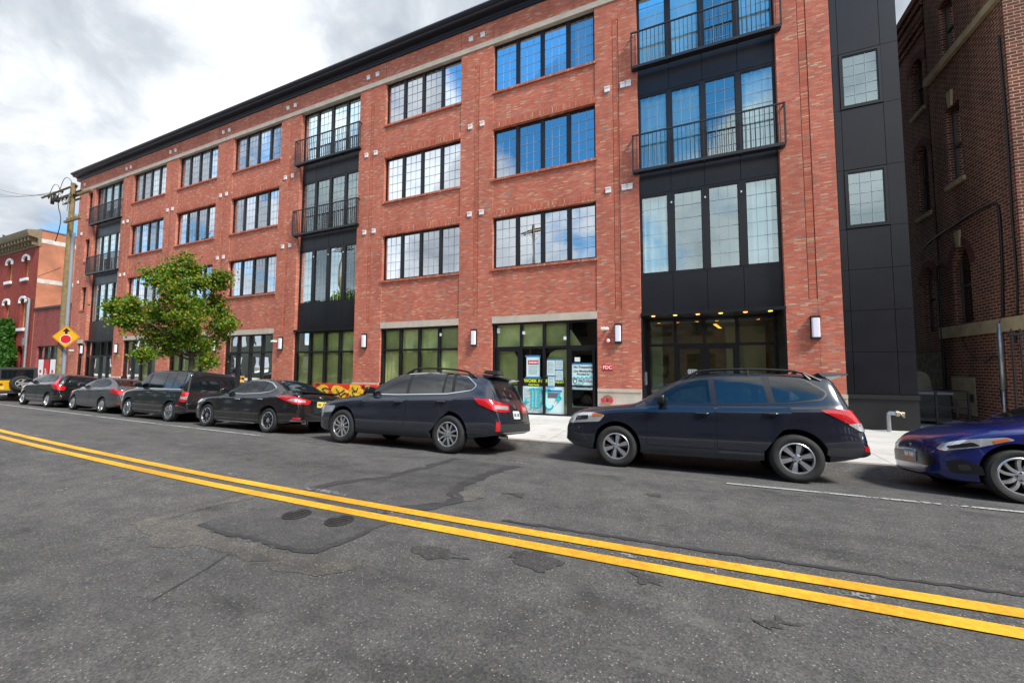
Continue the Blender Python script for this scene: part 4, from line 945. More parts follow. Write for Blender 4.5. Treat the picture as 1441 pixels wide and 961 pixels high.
# ------------------------------------------------------------------ leaves
def leafmat(name, stops, trans=.35):
    m, nt, b = newmat(name); gi = N(nt, 'ShaderNodeNewGeometry'); r = ramp(nt, stops); L(nt, gi.outputs['Random Per Island'], r.inputs['Fac'])
    L(nt, r.outputs['Color'], b.inputs['Base Color']); b.inputs['Roughness'].default_value = .5; b.inputs['Specular IOR Level'].default_value = .35
    tl = N(nt, 'ShaderNodeBsdfTranslucent'); L(nt, r.outputs['Color'], tl.inputs['Color']); mx = N(nt, 'ShaderNodeMixShader', i_0=trans); L(nt, b.outputs[0], mx.inputs[1]); L(nt, tl.outputs[0], mx.inputs[2]); L(nt, mx.outputs[0], nt.nodes['Material Output'].inputs['Surface'])
    return m
LG = leafmat('maple_leaf', [(0,(.028,.105,.006)),(.36,(.080,.200,.012)),(.66,(.155,.26,.016)),(.87,(.28,.30,.018)),(.95,(.36,.25,.018)),(1,(.38,.17,.014))])
LI = leafmat('ivy_leaf', [(0,(.02,.085,.008)),(.6,(.045,.15,.012)),(1,(.08,.19,.02))])
def leaf(mb, p, s, rnd):
    n = Vector((rnd.gauss(0,1), rnd.gauss(0,1), rnd.gauss(.35,.8))).normalized(); t = n.orthogonal().normalized(); t.rotate(Matrix.Rotation(rnd.uniform(0,2*PI),3,n)); b = n.cross(t)
    k = rnd.uniform(.15,.35)
    P = [p-t*s*.55, p-t*s*.1+b*s*.52+n*s*k, p+t*s*.25+b*s*.30, p+t*s*.62-n*s*.1, p+t*s*.25-b*s*.30, p-t*s*.1-b*s*.52+n*s*k]
    mb.add(P, [(0,3,2,1),(0,5,4,3)])
TX, TY = -18.0, 9.35
tr = empty('street_tree', 'young broad maple with green and yellowing leaves on the pavement behind the boxy wagon', 'tree', loc=(TX,TY,G(TX,TY)))
view = Vector((TX,TY,0)).normalized(); lat = Vector((-view.y, view.x, 0)) * -1
if lat.dot(Vector((1,1,0))) < 0: lat = -lat
LOB = [(246,372,18),(210,394,15),(225,384,13),(242,410,26),(298,394,17),(310,384,9),(288,424,26),(316,440,13),(322,452,9),(158,440,17),(147,436,9),(180,443,20),(214,440,23),(257,444,28),(205,470,15),(227,487,15),(197,496,8),(262,474,18),(286,482,14),(294,505,7),(240,464,22),(303,462,14),(270,396,10),(262,378,9),(172,458,11)]
rnd = random.Random(11); lm = MB(); tw = MB(); zt0 = G(TX,TY)
CEN = []
for px0, py0, rp in LOB:
    a = (px0-266)*.0198; z = 5.93-(py0-362)*.0284; rr_ = rp*.0225
    dep = rnd.uniform(-.9,.9)*(1 if rp > 12 else 1.2)
    c = Vector((TX,TY,0)) + lat*a + view*dep + Vector((0,0,z)); CEN.append((c, rr_))
    nt_ = int(10+rr_*rr_*46)
    for k in range(nt_):
        d = Vector((rnd.gauss(0,1),rnd.gauss(0,1),rnd.gauss(0,1))).normalized()*rr_*rnd.uniform(.35,1.08); d.z *= 1.1
        tc_ = c+d; sg_ = rnd.uniform(.09,.19)
        for j in range(rnd.randint(42,62)):
            leaf(lm, tc_+Vector((rnd.gauss(0,sg_),rnd.gauss(0,sg_),rnd.gauss(0,sg_*.7))), rnd.uniform(.06,.105), rnd)
adopt(lm.build('crown', LG, recalc=False), tr)
fork = Vector((TX,TY,zt0+2.05)); tw.tube([(TX+.02,TY,zt0-.1),(TX,TY,zt0+.8),(TX+.02,TY-.01,zt0+1.5),fork,Vector((TX+.03,TY,zt0+3.3)),Vector((TX,TY+.02,zt0+5.0))], [.15,.115,.10,.095,.06,.02], 10)
for c, rr_ in CEN:
    if rr_ < .25: continue
    s0 = Vector((TX,TY,zt0+1.9+min(1.6,max(0,(c.z-2.6)*.45)))); mid = s0.lerp(c,.5)+Vector((rnd.uniform(-.12,.12),rnd.uniform(-.12,.12),-.12)); tw.tube(chaikin([tuple(s0),tuple(mid),tuple(c)],2), [.045,.04,.036,.032,.028,.024,.02,.016,.012,.01][:10], 6) if False else tw.tube([s0,mid,c],[.045,.03,.012],6)
adopt(tw.build('trunk', plain('maple_bark', (.065,.05,.038), .95, var=.3, vscale=10, bump=.6), smooth=True), tr)
# ivy on the dark red house
rnd = random.Random(5); lm = MB()
for k in range(5200):
    u = rnd.uniform(0,1); z = .3+5.0*u; half = 2.3*(1-u)**.6*(1 if u > .25 else .95)+.25
    x = -48.9+rnd.uniform(-1,1)*half*(.8+.2*math.sin(z*3)); 
    if x > -46.4 or (u > .55 and rnd.random() < .3): continue
    leaf(lm, Vector((x, FY-.12-abs(rnd.gauss(0,.22)), z)), rnd.uniform(.13,.24), rnd)
iv = empty('ivy', 'dense green ivy climbing the dark red brick house at the far left', 'climbing plant', loc=(-49.9,FY-.1,.2)); adopt(lm.build('foliage', LI, recalc=False), iv)
m = MB(); m.tube([(-49.9,FY-.05,0),(-49.8,FY-.05,2),(-49.9,FY-.05,4)], .05, 6); adopt(m.build('stem', M['wood']), iv)
# tree top behind the dark red house
rnd = random.Random(9); lm = MB()
for k in range(90):
    d = Vector((rnd.gauss(0,1),rnd.gauss(0,1),rnd.gauss(0,.9))).normalized()*2.6*rnd.uniform(.5,1)
    for j in range(26): leaf(lm, Vector((-66,16.5,12.6))+d+Vector((rnd.gauss(0,.3),rnd.gauss(0,.3),rnd.gauss(0,.25))), rnd.uniform(.2,.34), rnd)
tr2 = empty('background_tree', 'green tree crown showing at the left edge behind the old cornice', 'tree', loc=(-66,16.5,0)); adopt(lm.build('crown', LI, recalc=False), tr2)
m = MB(); m.tube([(-66,16.5,-.2),(-66,16.5,6),(-66,16.5,13)], [.35,.25,.1], 8); adopt(m.build('trunk', M['wood']), tr2)
# ================================================================== cars
def paint(name, col, metal=.35, rough=.28):
    m, nt, b = newmat(name); b.inputs['Metallic'].default_value = metal; b.inputs['Roughness'].default_value = rough; b.inputs['Coat Weight'].default_value = 1; b.inputs['Coat Roughness'].default_value = .03; b.inputs['Coat IOR'].default_value = 1.55
    tc = N(nt, 'ShaderNodeTexCoord'); nz = N(nt, 'ShaderNodeTexNoise', i_Scale=3.0, i_Detail=4.0, i_Roughness=.7); L(nt, tc.outputs['Object'], nz.inputs['Vector'])
    sp = N(nt, 'ShaderNodeSeparateXYZ'); L(nt, tc.outputs['Object'], sp.inputs[0])
    mr = N(nt, 'ShaderNodeMapRange'); mr.inputs[1].default_value = .75; mr.inputs[2].default_value = .15; mr.inputs[3].default_value = 0; mr.inputs[4].default_value = .14; L(nt, sp.outputs['Z'], mr.inputs[0])
    mu = N(nt, 'ShaderNodeMath', operation='MULTIPLY'); L(nt, mr.outputs[0], mu.inputs[0]); L(nt, nz.outputs['Fac'], mu.inputs[1])
    mx = N(nt, 'ShaderNodeMix', data_type='RGBA'); L(nt, mu.outputs[0], mx.inputs[0]); mx.inputs[6].default_value = (*col, 1); mx.inputs[7].default_value = (.10,.092,.08,1)   # road dust low down
    L(nt, mx.outputs[2], b.inputs['Base Color'])
    rr = N(nt, 'ShaderNodeMapRange'); rr.inputs[3].default_value = .02; rr.inputs[4].default_value = .10; L(nt, nz.outputs['Fac'], rr.inputs[0]); L(nt, rr.outputs[0], b.inputs['Coat Roughness'])
    return m
CG = plain('car_glass', (.007,.010,.013), .02, spec=.45)
CGL = plain('car_glass_teal', (.018,.044,.052), .02, spec=.55)
TRIM = plain('black_trim', (.010,.010,.011), .35); CLAD = plain('dark_cladding', (.022,.023,.025), .6)
CHROME = plain('chrome', (.72,.73,.75), .12, metal=1); SILV = plain('alloy_silver', (.56,.57,.59), .28, metal=.8); ALDK = plain('alloy_dark', (.03,.03,.033), .4, metal=.4)
TYRE = plain('tyre_rubber', (.016,.0155,.015), .8, var=.3, vscale=12, bump=.2); WELL = plain('wheel_well', (.006,.006,.006), .95); BRAKE = plain('brake_disc', (.06,.058,.055), .5, metal=.6)
LRED = plain('tail_lamp_red', (.50,.008,.012), .12, coat=1, spec=.7); LCLR = plain('clear_lamp', (.62,.64,.66), .1, metal=.5, coat=1); LAMB = plain('amber_lamp', (.55,.14,.03), .15, coat=1); LDK = plain('lamp_bezel', (.02,.02,.022), .15, coat=1)
PLY = plain('plate_cream', (.72,.50,.10), .5, var=.2, vscale=8); PLW = plain('plate_white', (.62,.66,.70), .5); PLO = plain('plate_orange', (.62,.22,.12), .5)

SEAT = plain('dark_seat', (.11,.11,.11), .8); CLR = glass('car_window', .04, (.72,.92,.95), .95, ior=1.4); TNT = glass('tinted_car_window', .07, (.34,.40,.44), .8, ior=1.45)
CG_, CGL_ = CG, CGL
def clip(poly, p, n):
    out = []; k = len(poly); d = [(q[0]-p[0])*n[0]+(q[1]-p[1])*n[1] for q in poly]
    for i in range(k):
        a, b = poly[i], poly[(i+1)%k]; da, db = d[i], d[(i+1)%k]
        if da >= 0: out.append(a)
        if da*db < 0: t = da/(da-db); out.append((lerp(a[0],b[0],t), lerp(a[1],b[1],t)))
    return out
def grow(poly, r):
    n = len(poly); out = []; area = sum(poly[i-1][0]*poly[i][1]-poly[i][0]*poly[i-1][1] for i in range(n)); s = 1 if area > 0 else -1
    for i in range(n):
        a, b, c = Vector(poly[i-1]), Vector(poly[i]), Vector(poly[(i+1)%n])
        if (b-a).length < 1e-6 or (c-b).length < 1e-6: out.append(tuple(b)); continue
        e1, e2 = (b-a).normalized(), (c-b).normalized(); n1 = Vector((e1.y,-e1.x))*s; n2 = Vector((e2.y,-e2.x))*s; v = n1+n2
        if v.length < 1e-6: v = n1
        v = v.normalized()/max(.45, v.normalized().dot(n1)); q = b+v*r; out.append((q.x,q.y))
    return out

class Car:
    def ox(s, x):
        sp = s.sp; xr = sp['xf']+sp['wb']
        if x > xr: return xr+(x-xr)*sp.get('ro',1)
        if x < sp['xf']: return sp['xf']-(sp['xf']-x)*sp.get('fo',1)
        return x
    def __init__(s, name, label, sp, loc, scale, roll=0, pitch=0, yaw=0):
        s.sp = sp
        for k in ('top','bot','belt','plan','roof'): sp[k] = [(s.ox(a), b) for a, b in sp[k]]
        s.x0 = s.ox(0); s.L = s.ox(sp['L']); s.root = empty(name, label, sp.get('cat','car'), 'cars parked along the kerb', loc)
        s.root.scale = (scale,)*3; s.root.rotation_euler = (roll, pitch, yaw)
        s.body()
    def pt(s, mb, name, mat, parent=None, **k):
        return mb.build(name, mat, parent or s.root, **k)
    def body(s):
        sp = s.sp; top = chaikin(sp['top'], 2); Lc = s.L; W = sp['W']/2
        X0 = s.x0; X = set([X0, X0+.004, X0+.012, X0+.025, X0+.05, X0+.08, Lc-.08, Lc-.05, Lc-.025, Lc-.012, Lc-.004, Lc])
        X |= {round(i*.06,3) for i in range(-5, int(Lc/.06)) if i*.06 > X0} | {round(p[0],4) for p in top if X0 < p[0] < Lc}
        X = sorted(X); xs = [X[0]]
        for x in X[1:]:
            if x-xs[-1] > .0035: xs.append(x)
        rings = []
        ft = lambda tab: chaikin(tab, 2)
        T = top; B = ft(sp['bot']); BE = ft(sp['belt']); PL = ft([(a, b*1.0) for a, b in sp['plan']]); RO = ft(sp['roof'])
        s.T, s.BE = T, BE
        for x in xs:
            zt = interp(T, x); zb = interp(B, x); w = interp(PL, x); zs = min(interp(BE, x), zt-.03); zs = max(zs, zb+.05); wr = min(interp(RO, x), w*.93)
            cr = min(sp.get('crown', .07), .5*(zt-zs)); zr = zt-cr; h = zs-zb; sh = sp.get('shoulder', .945)
            P = [(0,zb),(.80*w,zb),(.925*w,zb+.012),(.968*w,zb+.12*h),(.992*w,zb+.30*h),(1.0*w,zb+.50*h),(.985*w,zb+.68*h),(.992*w,zb+.86*h),(.980*w,zs-.035*h-.004),(sh*w,zs+.004),
                 (lerp(sh*w,wr,.30)+.010*min(1,(zt-zs)/.4),lerp(zs,zr,.33)),(lerp(sh*w,wr,.68)+.012*min(1,(zt-zs)/.4),lerp(zs,zr,.70)),(wr+.006,zr-.02*min(1,(zt-zs)/.3)),(wr*.93,zr+.42*cr),(wr*.68,zr+.80*cr),(wr*.35,zt-.03*cr),(0,zt)]
            H = chaikin(P, 2); rings.append([(x, y, z) for y, z in H] + [(x, -y, z) for y, z in H[-2:0:-1]])
        n = len(rings[0]); mb = MB()
        vs = [v for r in rings for v in r]; k = len(rings)
        fs = [(i*n+j, i*n+(j+1)%n, (i+1)*n+(j+1)%n, (i+1)*n+j) for i in range(k-1) for j in range(n)]
        mb.add(vs, fs + [tuple(range(n))[::-1], tuple((k-1)*n+j for j in range(n))])
        o = s.pt(mb, 'body', [sp['paint'], WELL], smooth=True)
        bm = bmesh.new(); bm.from_mesh(o.data); bmesh.ops.triangulate(bm, faces=[f for f in bm.faces if len(f.verts) > 4]); s.bvh = BVHTree.FromBMesh(bm); bm.free()
        c = MB(); c.cur = 1; ra = sp['arch']
        for xw in (sp['xf'], sp['xf']+sp['wb']):
            for sg in (-1, 1):
                y0, y1 = sg*(W+.3), sg*(W-.36)
                c.lathe([(0,y0),(ra,y0),(ra,y1),(0,y1)], lambda a,b,h,xw=xw: (xw+a, h, sp['R']+.015+b*sp.get('archz',1)), 44)
        s.cut = c
        s.bo = o
    # ---- patches laid over the body
    def ray(s, mode, u, v):
        W = s.sp['W']/2; q = math.sqrt(.5)
        if mode in 'LRT': u = s.ox(u)
        if mode == 'L': o, d = Vector((u,-4,v)), Vector((0,1,0))
        elif mode == 'R': o, d = Vector((u,4,v)), Vector((0,-1,0))
        elif mode == 'F': o, d = Vector((-4,u,v)), Vector((1,0,0))
        elif mode == 'B': o, d = Vector((s.L+4,u,v)), Vector((-1,0,0))
        elif mode == 'T': o, d = Vector((u,v,5)), Vector((0,0,-1))
        elif mode in ('LB','RB'):
            g = -1 if mode == 'LB' else 1; d = Vector((-q,-g*q,0)); o = Vector((s.L,g*W,v)) + Vector((q,-g*q,0))*u - d*3
        else:
            g = -1 if mode == 'LF' else 1; d = Vector((q,-g*q,0)); o = Vector((s.x0,g*W,v)) + Vector((-q,-g*q,0))*u - d*3
        h = s.bvh.ray_cast(o, d)
        if h[0] is None:
            p = o + d*(4 if mode in 'LRFBT' else 3); h = s.bvh.find_nearest(p)
        n = h[1]
        if n.dot(d) > 0: n = -n
        return h[0], n
    def patch(s, name, poly, mode, mat, off=.004, step=.06, parent=None, skirt=True, thick=None):
        V, F, B = grid_fill(poly, step); top = []; low = []
        for u, v in V:
            p, n = s.ray(mode, u, v); top.append(p+n*off); low.append(p-n*.004)
        m = MB(); m.add(top, F)
        if skirt:
            k = len(V); m.v += [tuple(p) for p in low]
            for a, b in B: m.f.append((a,b,b+k,a+k)); m.m.append(0)
        return s.pt(m, name, mat, parent, smooth=True, angle=50)
    def strip(s, name, pts, w, mode, mat, off=.004, parent=None, closed=False):
        pts = list(pts); P = []
        if closed: pts.append(pts[0])
        for a, b in zip(pts, pts[1:]):
            k = max(1, int(math.dist(a,b)/.05)); P += [(lerp(a[0],b[0],i/k), lerp(a[1],b[1],i/k)) for i in range(k)]
        P.append(pts[-1]); vs = []; n = len(P)
        for i, p in enumerate(P):
            a, b = P[max(0,i-1)], P[min(n-1,i+1)]
            if closed and i in (0,n-1): a, b = P[-2], P[1]
            d = Vector((b[0]-a[0], b[1]-a[1])).normalized()
            for sg in (-.5,.5):
                q, nn = s.ray(mode, p[0]-d.y*w*sg, p[1]+d.x*w*sg); vs.append(q+nn*off)
        m = MB(); m.add(vs, [(2*i,2*i+1,2*i+3,2*i+2) for i in range(n-1)]); return s.pt(m, name, mat, parent, smooth=True)
    def both(s, name, poly, mode, mat, **k):
        a = s.patch(name, poly, mode, mat, **k); mode2 = {'L':'R','LB':'RB','LF':'RF'}[mode]; s.patch(name, poly, mode2, mat, **k); return a
    def cut_windows(s, P):
        cx_ = sum(p[0] for p in P)/len(P); cz_ = sum(p[1] for p in P)/len(P); Q = [(s.ox(cx_+(u-cx_)*.988), cz_+(v-cz_)*.95) for u, v in P]; W = s.sp['W']; c = s.cut
        c.prism(Q, lambda u,v,d:(u,d,v), -W, W); co_ = c.build('cutter', [s.sp['paint'], WELL]); o = s.bo
        bm = bmesh.new(); bm.from_mesh(co_.data); bmesh.ops.remove_doubles(bm, verts=bm.verts, dist=1e-5); bmesh.ops.dissolve_degenerate(bm, edges=bm.edges, dist=1e-5); bmesh.ops.triangulate(bm, faces=[f for f in bm.faces if len(f.verts) > 4]); bmesh.ops.recalc_face_normals(bm, faces=bm.faces); bm.to_mesh(co_.data); bm.free()
        md = o.modifiers.new('b', 'BOOLEAN'); md.operation = 'DIFFERENCE'; md.object = co_; md.solver = 'EXACT'; sv = o.parent; o.parent = None
        dg = bpy.context.evaluated_depsgraph_get(); dg.update(); me = bpy.data.meshes.new_from_object(o.evaluated_get(dg)); o.modifiers.clear(); o.parent = sv
        bpy.data.objects.remove(co_); o.data = me; me.name = 'body'; me.polygons.foreach_set('use_smooth', [True]*len(me.polygons)); me.set_sharp_from_angle(angle=math.radians(38))
        zb = interp(s.BE, s.sp['L']*.5); xs_ = [p[0] for p in P]; x0 = min(xs_); x1 = max(xs_); zt = max(p[1] for p in P)
        xf = lerp(x0, x1, .42); xr = lerp(x0, x1, .74)
        for xx, ys in ((xf,(-.38,.38)),(xr,(-.42,.0,.42))):
            for y in ys:
                m = MB(); w2 = .24 if xx == xf else .20; zz = zb+.17
                m.prism(rpoly([(y-w2,zb-.10),(y+w2,zb-.10),(y+w2*.8,zz),(y-w2*.8,zz)],.07), lambda u,v,d:(d+.35*(v-zb),u,v), xx-.05, xx+.06)
                m.prism(rpoly([(y-.13,zz+.015),(y+.13,zz+.015),(y+.11,min(zt-.04,zz+.17)),(y-.11,min(zt-.04,zz+.17))],.05), lambda u,v,d:(d+.35*(v-zb),u,v), xx-.03, xx+.05)
                s.pt(m, 'seat', SEAT, smooth=True, angle=40)
        m = MB(); m.lathe([(.175,-.015),(.19,0),(.175,.015)], lambda a,b,h:(x0+.30+.35*b+h*.8, -.38+a, zb-.02+b*.9), 20, closed=True); s.pt(m, 'steering_wheel', SEAT, smooth=True)
    def windows(s, dlo, pillars, trim=TRIM, gm=None, tw=.022, r=.05, chrome=None, cw=.018):
        gm = gm or CG; P = rpoly(dlo, r); s.cut_windows(P)
        for md in ('L','R'): s.strip('window_trim', grow(P, .002), .05, md, trim, .004, closed=True)
        for (x0,z0),(x1,z1),w in pillars:
            d = Vector((x1-x0,z1-z0)).normalized(); Q = clip(clip(P, (x0-d.y*w*.6,z0+d.x*w*.6), (d.y,-d.x)), (x0+d.y*w*.6,z0-d.x*w*.6), (-d.y,d.x))
            if len(Q) > 2: s.both('pillar', Q, 'L', trim, off=.003)
        cuts = [None]+pillars+[None]
        for a, b in zip(cuts, cuts[1:]):
            Q = P
            if a: (x0,z0),(x1,z1),w = a; d = Vector((x1-x0,z1-z0)).normalized(); nn = (d.y,-d.x); Q = clip(Q, (x0+nn[0]*w/2,z0+nn[1]*w/2), nn)
            if b: (x0,z0),(x1,z1),w = b; d = Vector((x1-x0,z1-z0)).normalized(); nn = (-d.y,d.x); Q = clip(Q, (x0+nn[0]*w/2,z0+nn[1]*w/2), nn)
            if len(Q) > 2: g_ = gm if not isinstance(gm, list) else gm[min(len(gm)-1, cuts.index(a) if a else 0)]; s.both('side_window', Q, 'L', {CG:TNT, CGL:CLR}[g_], off=.006, skirt=False)
        if chrome:
            for md in ('L','R'): s.strip('window_chrome', grow(P, tw*.8), cw, md, chrome, .0065, closed=True)
    def doors(s, polys, handles, hm=None):
        for md in ('L','R'):
            for p, h in zip(polys, handles):
                q = rpoly(p, .05); s.patch('door_gap', grow(q, .007), md, TRIM, off=.0015); d = s.patch('door', q, md, s.sp['paint'], off=.0035)
                if h:
                    x, z = h; m = MB(); P = []
                    rec = s.patch('handle_recess', rpoly([(x-.075,z-.028),(x+.065,z-.028),(x+.065,z+.024),(x-.075,z+.024)],.02), md, TRIM if not hm else s.sp['paint'], off=.0045, parent=d, step=.04)
                    for t in (-.10,-.085,-.04,.04,.085,.10):
                        p0, n = s.ray(md, x+t, z+.006); P.append(p0+n*(.030 if abs(t) < .09 else .004))
                    m.tube(P, [.010,.015,.016,.016,.015,.010], 8); s.pt(m, 'handle', hm or s.sp['paint'], d, smooth=True)
    def wheels(s, kind, rimr, col=None, w=.215):
        sp = s.sp; R = sp['R']; col = col or SILV
        bar = MB(); bar.lathe([(rimr,-w*.40),(rimr-.02,-w*.36),(rimr-.03,w*.32),(0,w*.34)], lambda a,b,h:(a,h,b), 40); bar.lathe([(rimr*.72,-w*.08),(rimr*.72,-w*.02),(0,-w*.02)], lambda a,b,h:(a,h,b), 32); bar.lathe([(0,-w*.09),(rimr*.72,-w*.09)], lambda a,b,h:(a,h,b), 32)
        ty = MB(); ty.lathe([(rimr,-w*.40),(rimr+.006,-w*.45),(rimr+.018,-w*.475),((R+rimr)/2-.01,-w*.52),((R+rimr)/2+.02,-w*.515),(R-.035,-w*.48),(R-.012,-w*.42),(R-.003,-w*.34),(R,-w*.20),(R-.008,-w*.19),(R-.008,-w*.15),(R,-w*.14),(R,-w*.02),(R-.008,-w*.015),(R-.008,w*.015),(R,w*.02),(R,w*.14),(R-.003,w*.34),(R-.03,w*.47),((R+rimr)/2,w*.52),(rimr,w*.40)], lambda a,b,h:(a,h,b), 56)
        ri = MB(); ri.lathe([(rimr+.006,-w*.44),(rimr-.004,-w*.47),(rimr-.016,-w*.46),(rimr-.022,-w*.36),(rimr-.026,-w*.30)], lambda a,b,h:(a,h,b), 56)
        dk = MB()
        def spoke(mb, ang, r0, r1, a0, a1, off0=0, off1=0, h0=-w*.36, h1=-w*.43, th=.03, bow=0):
            ca, sa = math.cos(ang), math.sin(ang); K = 5; vs = []
            for i in range(K+1):
                t = i/K; r = lerp(r0,r1,t); a = lerp(a0,a1,t); o = lerp(off0,off1,t)+bow*math.sin(PI*t); hh = lerp(h0,h1,t)-.006*math.sin(PI*t)
                for y_, hz in ((o-a,hh),(o+a,hh),(o+a*1.25,hh+th),(o-a*1.25,hh+th)): vs.append((r*ca-y_*sa, hz, r*sa+y_*ca))
            fs = [(0,1,2,3),(4*K,4*K+3,4*K+2,4*K+1)]
            for i in range(K):
                for j in range(4): fs.append((4*i+j,4*i+(j+1)%4,4*i+4+(j+1)%4,4*i+4+j))
            mb.add(vs, fs)
        rr = rimr-.018
        if kind == 'twin5':
            for k in range(5):
                a = 2*PI*k/5+PI/2
                for sg in (-1,1): spoke(ri, a, .05, rr, .018, .015, sg*.022, sg*.058); spoke(dk, a+PI/5, .05, rr, .016, .020, sg*.012, sg*.022, h0=-w*.33, h1=-w*.39)
        elif kind == 'wedge6':
            for k in range(6): spoke(ri, 2*PI*k/6+PI/2, .045, rr, .020, .036, 0, .012); spoke(dk, 2*PI*k/6+PI/2, .05, rr, .032, .058, 0, -.008, h0=-w*.34, h1=-w*.40)
        elif kind == 'ten':
            for k in range(10): spoke(dk, 2*PI*k/10, .045, rr, .013, .022); spoke(ri, 2*PI*k/10, .10, rr, .003, .004, .012, .022, h0=-w*.385, h1=-w*.445, th=.01)
        elif kind == 'swirl5':
            for k in range(5):
                for sg in (-1,1): spoke(ri, 2*PI*k/5+.3, .05, rr, .020, .017, sg*.020, sg*.055+.02, bow=.02)
        elif kind == 'cap7':
            ri.lathe([(rr,-w*.42),(rr*.96,-w*.44),(rr*.80,-w*.40)], lambda a,b,h:(a,h,b), 40)
            for k in range(7): spoke(ri, 2*PI*k/7+.2, .04, rr*.95, .030, .040, 0, .01)
        elif kind == 'star5':
            for k in range(5): spoke(ri, 2*PI*k/5+PI/2, .04, rr, .050, .050)
        ri.lathe([(.062,-w*.30),(.060,-w*.38),(.045,-w*.405),(0,-w*.41)], lambda a,b,h:(a,h,b), 20)
        for k in range(5):
            a = 2*PI*k/5+PI/2+.6; dk.lathe([(.011,-w*.37),(.011,-w*.385),(0,-w*.386)], lambda p,q,h:(.048*math.cos(a)+p, h-.008, .048*math.sin(a)+q), 8)
        meshes = [bar.build('wheel',[WELL],smooth=True,angle=40), ty.build('tyre',TYRE,smooth=True,angle=45), ri.build('rim',col,smooth=True,angle=35), dk.build('rim_inset',ALDK,smooth=True,angle=35)]
        y = sp['W']/2-w*.52-sp.get('inset',.02)
        for i, xw in enumerate((sp['xf'], sp['xf']+sp['wb'])):
            for sg in (-1,1):
                rot = Matrix.Rotation(0 if sg < 0 else PI, 4, 'Z') @ Matrix.Rotation(random.uniform(0,6), 4, 'Y')
                if i == 0 and sp.get('steer'): rot = Matrix.Rotation(sp['steer'], 4, 'Z') @ rot
                wo = link('wheel', meshes[0].data, s.root); wo.matrix_local = Matrix.Translation((xw, sg*y, R)) @ rot
                for mo in meshes[1:]: link(mo.name.split('.')[0], mo.data, wo)
        for mo in meshes: bpy.data.objects.remove(mo)
    def mirror(s, x, z, mat=None, size=(.09,.115,.075)):
        for sg in (-1,1):
            p, n = s.ray('L' if sg < 0 else 'R', x, z); m = MB(); c = Vector((x+.02, p.y+sg*.125, z+.055)); a, b, cc = size; vs = []; K, J = 10, 16
            for i in range(K+1):
                th = -PI/2+PI*i/K
                for j in range(J):
                    ph = 2*PI*j/J; e = lambda q, pw=.55: math.copysign(abs(q)**pw, q)
                    vs.append((c.x+a*e(math.cos(th))*e(math.cos(ph),.8)*(1 if math.cos(ph) < 0 else .55), c.y+b*e(math.cos(th))*e(math.sin(ph)), c.z+cc*e(math.sin(th),.7)))
            m.add(vs, [(i*J+j,i*J+(j+1)%J,(i+1)*J+(j+1)%J,(i+1)*J+j) for i in range(K) for j in range(J)])
            mo = s.pt(m, 'mirror', mat or s.sp['paint'], smooth=True)
            st = MB(); st.tube([(x+.03,p.y-sg*.01,z-.005),(x+.02,p.y+sg*.07,z+.02)], [.03,.022], 8); s.pt(st, 'mirror_stalk', TRIM, mo, smooth=True)
            gl = MB(); gl.box(c.x+.046,c.x+.052,c.y-b*.78,c.y+b*.78,c.z-cc*.75,c.z+cc*.75); s.pt(gl, 'mirror_glass', CG, mo)
    def plate(s, mode, u, v, w=.31, h=.155, mat=None, marks=True, off=.012):
        pl = s.patch('licence_plate', rpoly([(u-w/2,v-h/2),(u+w/2,v-h/2),(u+w/2,v+h/2),(u-w/2,v+h/2)],.015), mode, mat or PLY, off=off, step=.2)
        sg = 1 if mode == 'B' else -1
        for k in range(7):
            if k == 3: continue
            a = u+sg*(-w*.40+k*w*.118)
            s.patch('plate_mark', [(min(a,a+sg*w*.08),v-h*.22),(max(a,a+sg*w*.08),v-h*.22),(max(a,a+sg*w*.08),v+h*.2),(min(a,a+sg*w*.08),v+h*.2)], mode, LDK, off=off+.0015, step=.3, parent=pl, skirt=False)
    def badge(s, mode, u, v, a=.055, b=.035, mat=None):
        s.patch('badge', [(u+a*math.cos(2*PI*k/16), v+b*math.sin(2*PI*k/16)) for k in range(16)], mode, mat or CHROME, off=.010, step=.1)
    def exhaust(s, y, z=.28):
        m = MB(); m.lathe([(.032,0),(.038,0),(.038,.16),(.032,.16)], lambda a,b,h:(s.L-.14+h, y+a, z+b), 16, closed=True); s.pt(m, 'exhaust', CHROME, smooth=True, angle=40)
    def wiper(s, y0, y1, z0, z1):
        m = MB(); P = []
        for k in range(7):
            t = k/6; p, n = s.ray('B', lerp(y0,y1,t), lerp(z0,z1,t)); P.append(p+n*.025)
        m.tube(P, .010, 6); s.pt(m, 'rear_wiper', TRIM, smooth=True)
    def rails(s, x0, x1, y, h=.055, mat=None, raised=True):
        for sg in (-1,1):
            m = MB(); P = []; K = 16
            for k in range(K+1):
                x = lerp(x0,x1,k/K); p, n = s.ray('T', x, sg*y); e = min(1, min(k, K-k)/2.2); P.append(p+Vector((0,0,-.01+h*e)))
            m.tube(P, .019, 8)
            for k in (2, K//2, K-2): 
                q = P[k]; m.tube([(q.x+(.09 if k > K//2 else -.09 if k < K//2 else 0),q.y,q.z-h-.01),(q.x,q.y,q.z)],[.028,.018],6)
            s.pt(m, 'roof_rail', mat or TRIM, smooth=True, angle=50)
    def glass_front(s, poly): s.patch('windscreen', rpoly(poly,.06), 'F', CG, off=.004, step=(.08,.04))
    def glass_back(s, poly, mat=None): s.patch('rear_window', rpoly(poly,.06), 'B', mat or CG, off=.004, step=(.08,.04))
    def antenna(s, x, h=.09):
        p, n = s.ray('T', x, 0); m = MB(); m.prism([(x-.07,p.z-.01),(x+.07,p.z-.01),(x+.075,p.z+h*.8),(x+.05,p.z+h)], lambda u,v,d:(u,d,v), -.02, .02); s.pt(m, 'antenna_fin', s.sp['paint'])

